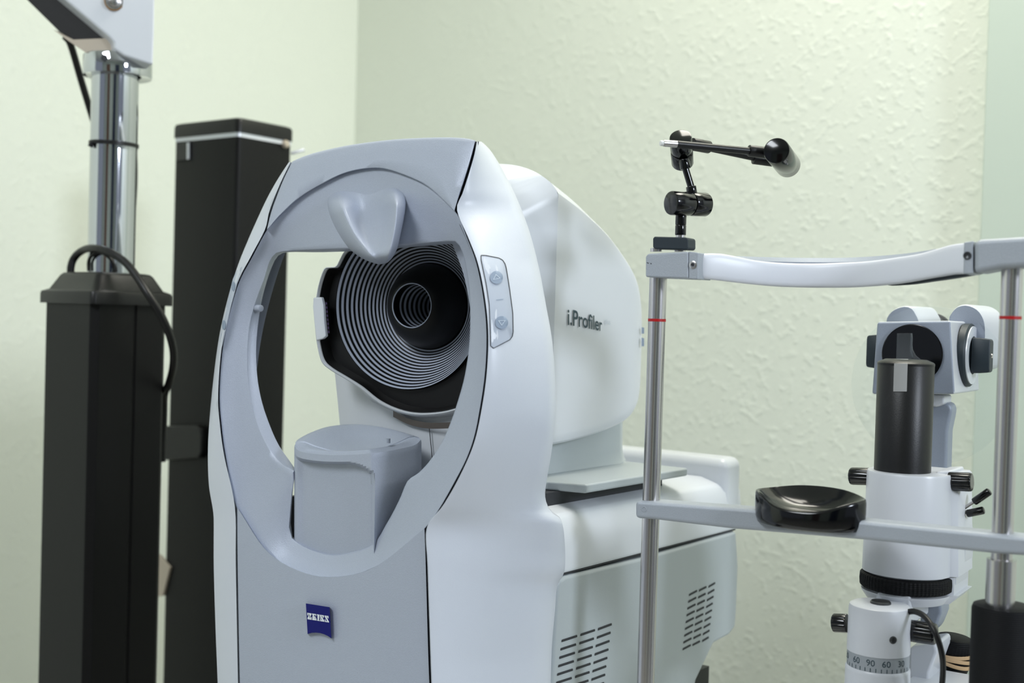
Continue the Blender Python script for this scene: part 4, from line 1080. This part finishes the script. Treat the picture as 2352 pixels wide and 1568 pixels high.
# thick cable looping over the cap
zcap = zt + H_
bm = BM(); tube(bm, cr([atY(163, 640, 1.53), atY(163, 612, 1.53), atY(172, 590, 1.53), atY(192, 574, 1.52), atY(215, 570, 1.50), atY(248, 577, 1.485), atY(285, 600, 1.475), atY(312, 632, 1.465), atY(338, 672, 1.455), atY(368, 720, 1.455), atY(388, 765, 1.46), atY(398, 805, 1.475), atY(397, 845, 1.49), atY(388, 880, 1.515), atY(378, 905, 1.545), atY(376, 960, 1.56), atY(372, 1060, 1.56)], 6), .0047, 14)
tag(finish('power_cable', bm, 'black_soft'), 'thick black cable looping over the cap of the lift column', 'cable')
bm = BM(); tube(bm, cr([atY(204, 622, 1.52), atY(204, 600, 1.52), atY(212, 586, 1.515), atY(232, 580, 1.51), atY(252, 592, 1.505), atY(264, 612, 1.505), atY(266, 625, 1.505)], 6), .0022, 10)
tag(finish('thin_cable', bm, 'black_soft'), 'thin black wire looping in front of the foot of the chrome tube', 'cable')

RF = Frame(tuple(atY(547, 330, 1.75))[:2], 0); al = math.radians(54)
RF.e1 = Vector((math.cos(al), math.sin(al), 0)); RF.e2 = Vector((-math.sin(al), math.cos(al), 0))
wr2, wl2 = .1045, .142
zT = atY(547, 268, 1.75).z; zl = atY(547, 303, 1.75).z
RTW = thing('tall_column', 'tall black square column with a silver trim line under its cap, behind the lift column', 'instrument stand', RF.W(wr2 / 2, wl2 / 2, 0))
LFs = LF; LF = RF
bm = BM(); loft(bm, [rr_loop(0, wr2, 0, wl2, .006, 0), rr_loop(0, wr2, 0, wl2, .006, zl - .006)], True, True, True); finish('column_body', bm, 'column_black', RTW, angle=30)
bm = BM(); loft(bm, [rr_loop(.0, wr2 - .0, .0, wl2 - .0, .006, zl - .0062), rr_loop(-.0008, wr2 + .0008, -.0008, wl2 + .0008, .006, zl - .0062), rr_loop(-.0008, wr2 + .0008, -.0008, wl2 + .0008, .006, zl), rr_loop(0, wr2, 0, wl2, .006, zl)], True, True, True); finish('trim_line', bm, 'trim_silver', RTW, angle=30)
bm = BM(); e_ = .0025; loft(bm, [rr_loop(-e_, wr2 + e_, -e_, wl2 + e_, .008, zl), rr_loop(-e_, wr2 + e_, -e_, wl2 + e_, .008, zT - .006), rr_loop(-.001, wr2 + .001, -.001, wl2 + .001, .008, zT - .002), rr_loop(.004, wr2 - .004, .004, wl2 - .004, .008, zT)], True, True, True); finish('column_cap', bm, 'black_soft', RTW, angle=35)
LF = LFs
# small socket on the left face, knob and pale tab at the right end of the trim line
bm = BM(); e = RF.e2
def rfl(u, v, off): return onplane(u, v, RF.O - RF.e1 * off, RF.e1)
def rfr(u, v, off): return onplane(u, v, RF.O - RF.e2 * off, RF.e2)
prism(bm, [rfl(u, v, .003) for u, v in ((404, 330), (433, 326), (433, 366), (404, 369))], RF.e1 * .004); sk = finish('socket', bm, 'black_gloss', RTW, bevel=.0006)
bm = BM(); prism(bm, [rfl(u, v, .0035) for u, v in ((429, 328), (433, 327), (433, 365), (429, 366))], RF.e1 * .002); finish('socket_edge', bm, 'trim_silver', sk)
bm = BM(); pk = rfr(655, 331, .001); lathe(bm, pk, -RF.e2, [(.0062, -.002), (.0062, .002), (.0045, .005), (.0001, .006)], 24); finish('trim_knob', bm, 'beige', RTW)
bm = BM(); rod(bm, rfr(668, 352, -.004), rfr(699, 344, .008), .0025, 12, .0006); finish('trim_pin', bm, 'trim_silver', RTW)
# bracket handle on the tall column and the white tab below
bm = BM(); prism(bm, [rfl(u, v, .012) for u, v in ((360, 985), (375, 978), (450, 976), (460, 984), (463, 1000), (462, 1040), (456, 1052), (372, 1057), (360, 1050))], RF.e1 * .016); finish('bracket', bm, 'black_soft', RTW, bevel=.003)
bm = BM(); prism(bm, [rfl(u, v, .004) for u, v in ((355, 1270), (366, 1276), (390, 1303), (374, 1368), (358, 1370))], RF.e1 * .006); finish('tab', bm, 'beige', RTW, bevel=.001, label='pale tab low on the column')

# ================================================================== TABLE just under the frame
bm = BM()
TB = thing('instrument_table', 'pale table below the frame that carries both instruments', 'table', (0.12, 1.08, 0))
prism(bm, [Vector((x_, y_, .63)) for x_, y_ in ((-.36, .86), (.46, .66), (.62, 1.22), (.12, 1.42), (-.06, 1.42), (-.22, 1.30))], Vector((0, 0, .03))); finish('tabletop', bm, 'table_white', TB, bevel=.004)
bm = BM(); rod(bm, Vector((.12, 1.08, .03)), Vector((.12, 1.08, .63)), .05, 40); finish('table_column', bm, 'black_soft', TB)
bm = BM(); rod(bm, Vector((.12, 1.08, 0)), Vector((.12, 1.08, .03)), .25, 48, .005); finish('table_foot', bm, 'black_soft', TB)

# ================================================================== LIGHT
def area(name, loc, target, sx, sy, power, col):
    l = bpy.data.lights.new(name, 'AREA'); l.shape = 'RECTANGLE'; l.size = sx; l.size_y = sy; l.energy = power; l.color = col
    o = bpy.data.objects.new(name, l); COL.objects.link(o); o.location = loc
    o.rotation_euler = (Vector(target) - Vector(loc)).to_track_quat('-Z', 'Y').to_euler()
    return o
area('window_light', (1.75, -.75, 1.97), (0.05, 1.18, 1.2), .36, .42, 29, (.82, .89, 1.0))
area('ceiling_light', (.42, 1.40, 2.5), (.42, 1.41, 0), .7, .7, 18, (1.0, .96, .86))
area('ceiling_light', (-1.2, -.3, 2.5), (-1.2, -.3, 0), .6, 1.2, 40, (.90, .95, 1.0))
w = bpy.data.worlds.new('world'); SC.world = w; w.use_nodes = True
bg = w.node_tree.nodes['Background']; bg.inputs[0].default_value = (.74, .83, .98, 1); bg.inputs[1].default_value = .32
# rear wall behind the photographer, plus boards added for reflections, seen only in chrome
mat('rear_paint', (176, 184, 176), .6); mat('board_brown', (96, 66, 50), .4); mat('board_navy', (22, 34, 66), .4); mat('frame_white', (220, 222, 220), .4)
bm = BM(); prism(bm, [Vector((-3.2, -2.6, 0)), Vector((2.4, -2.6, 0)), Vector((2.4, -2.6, HC)), Vector((-3.2, -2.6, HC))], Vector((0, -.1, 0))); struct(finish('wall_rear', bm, 'rear_paint', smooth=False))
for nm, x0, x1, mm_ in (('reflection_board_1', -1.9, -1.0, 'board_brown'), ('reflection_board_2', .2, 1.2, 'board_navy')):  # unseen brown and navy boards, added to put dark stripes in the chrome
    bm = BM(); prism(bm, [Vector((x0, -2.6, 0)), Vector((x1, -2.6, 0)), Vector((x1, -2.6, 2.05)), Vector((x0, -2.6, 2.05))], Vector((0, .04, 0))); struct(finish(nm, bm, mm_, smooth=False))

SC.view_settings.view_transform = 'Standard'; SC.view_settings.look = 'None'; SC.view_settings.gamma = 1; SC.view_settings.exposure = 0.0
SC.cycles.use_denoising = True
SC.cycles.max_bounces = 10; SC.cycles.transparent_max_bounces = 16
SC.cycles.sample_clamp_indirect = 6
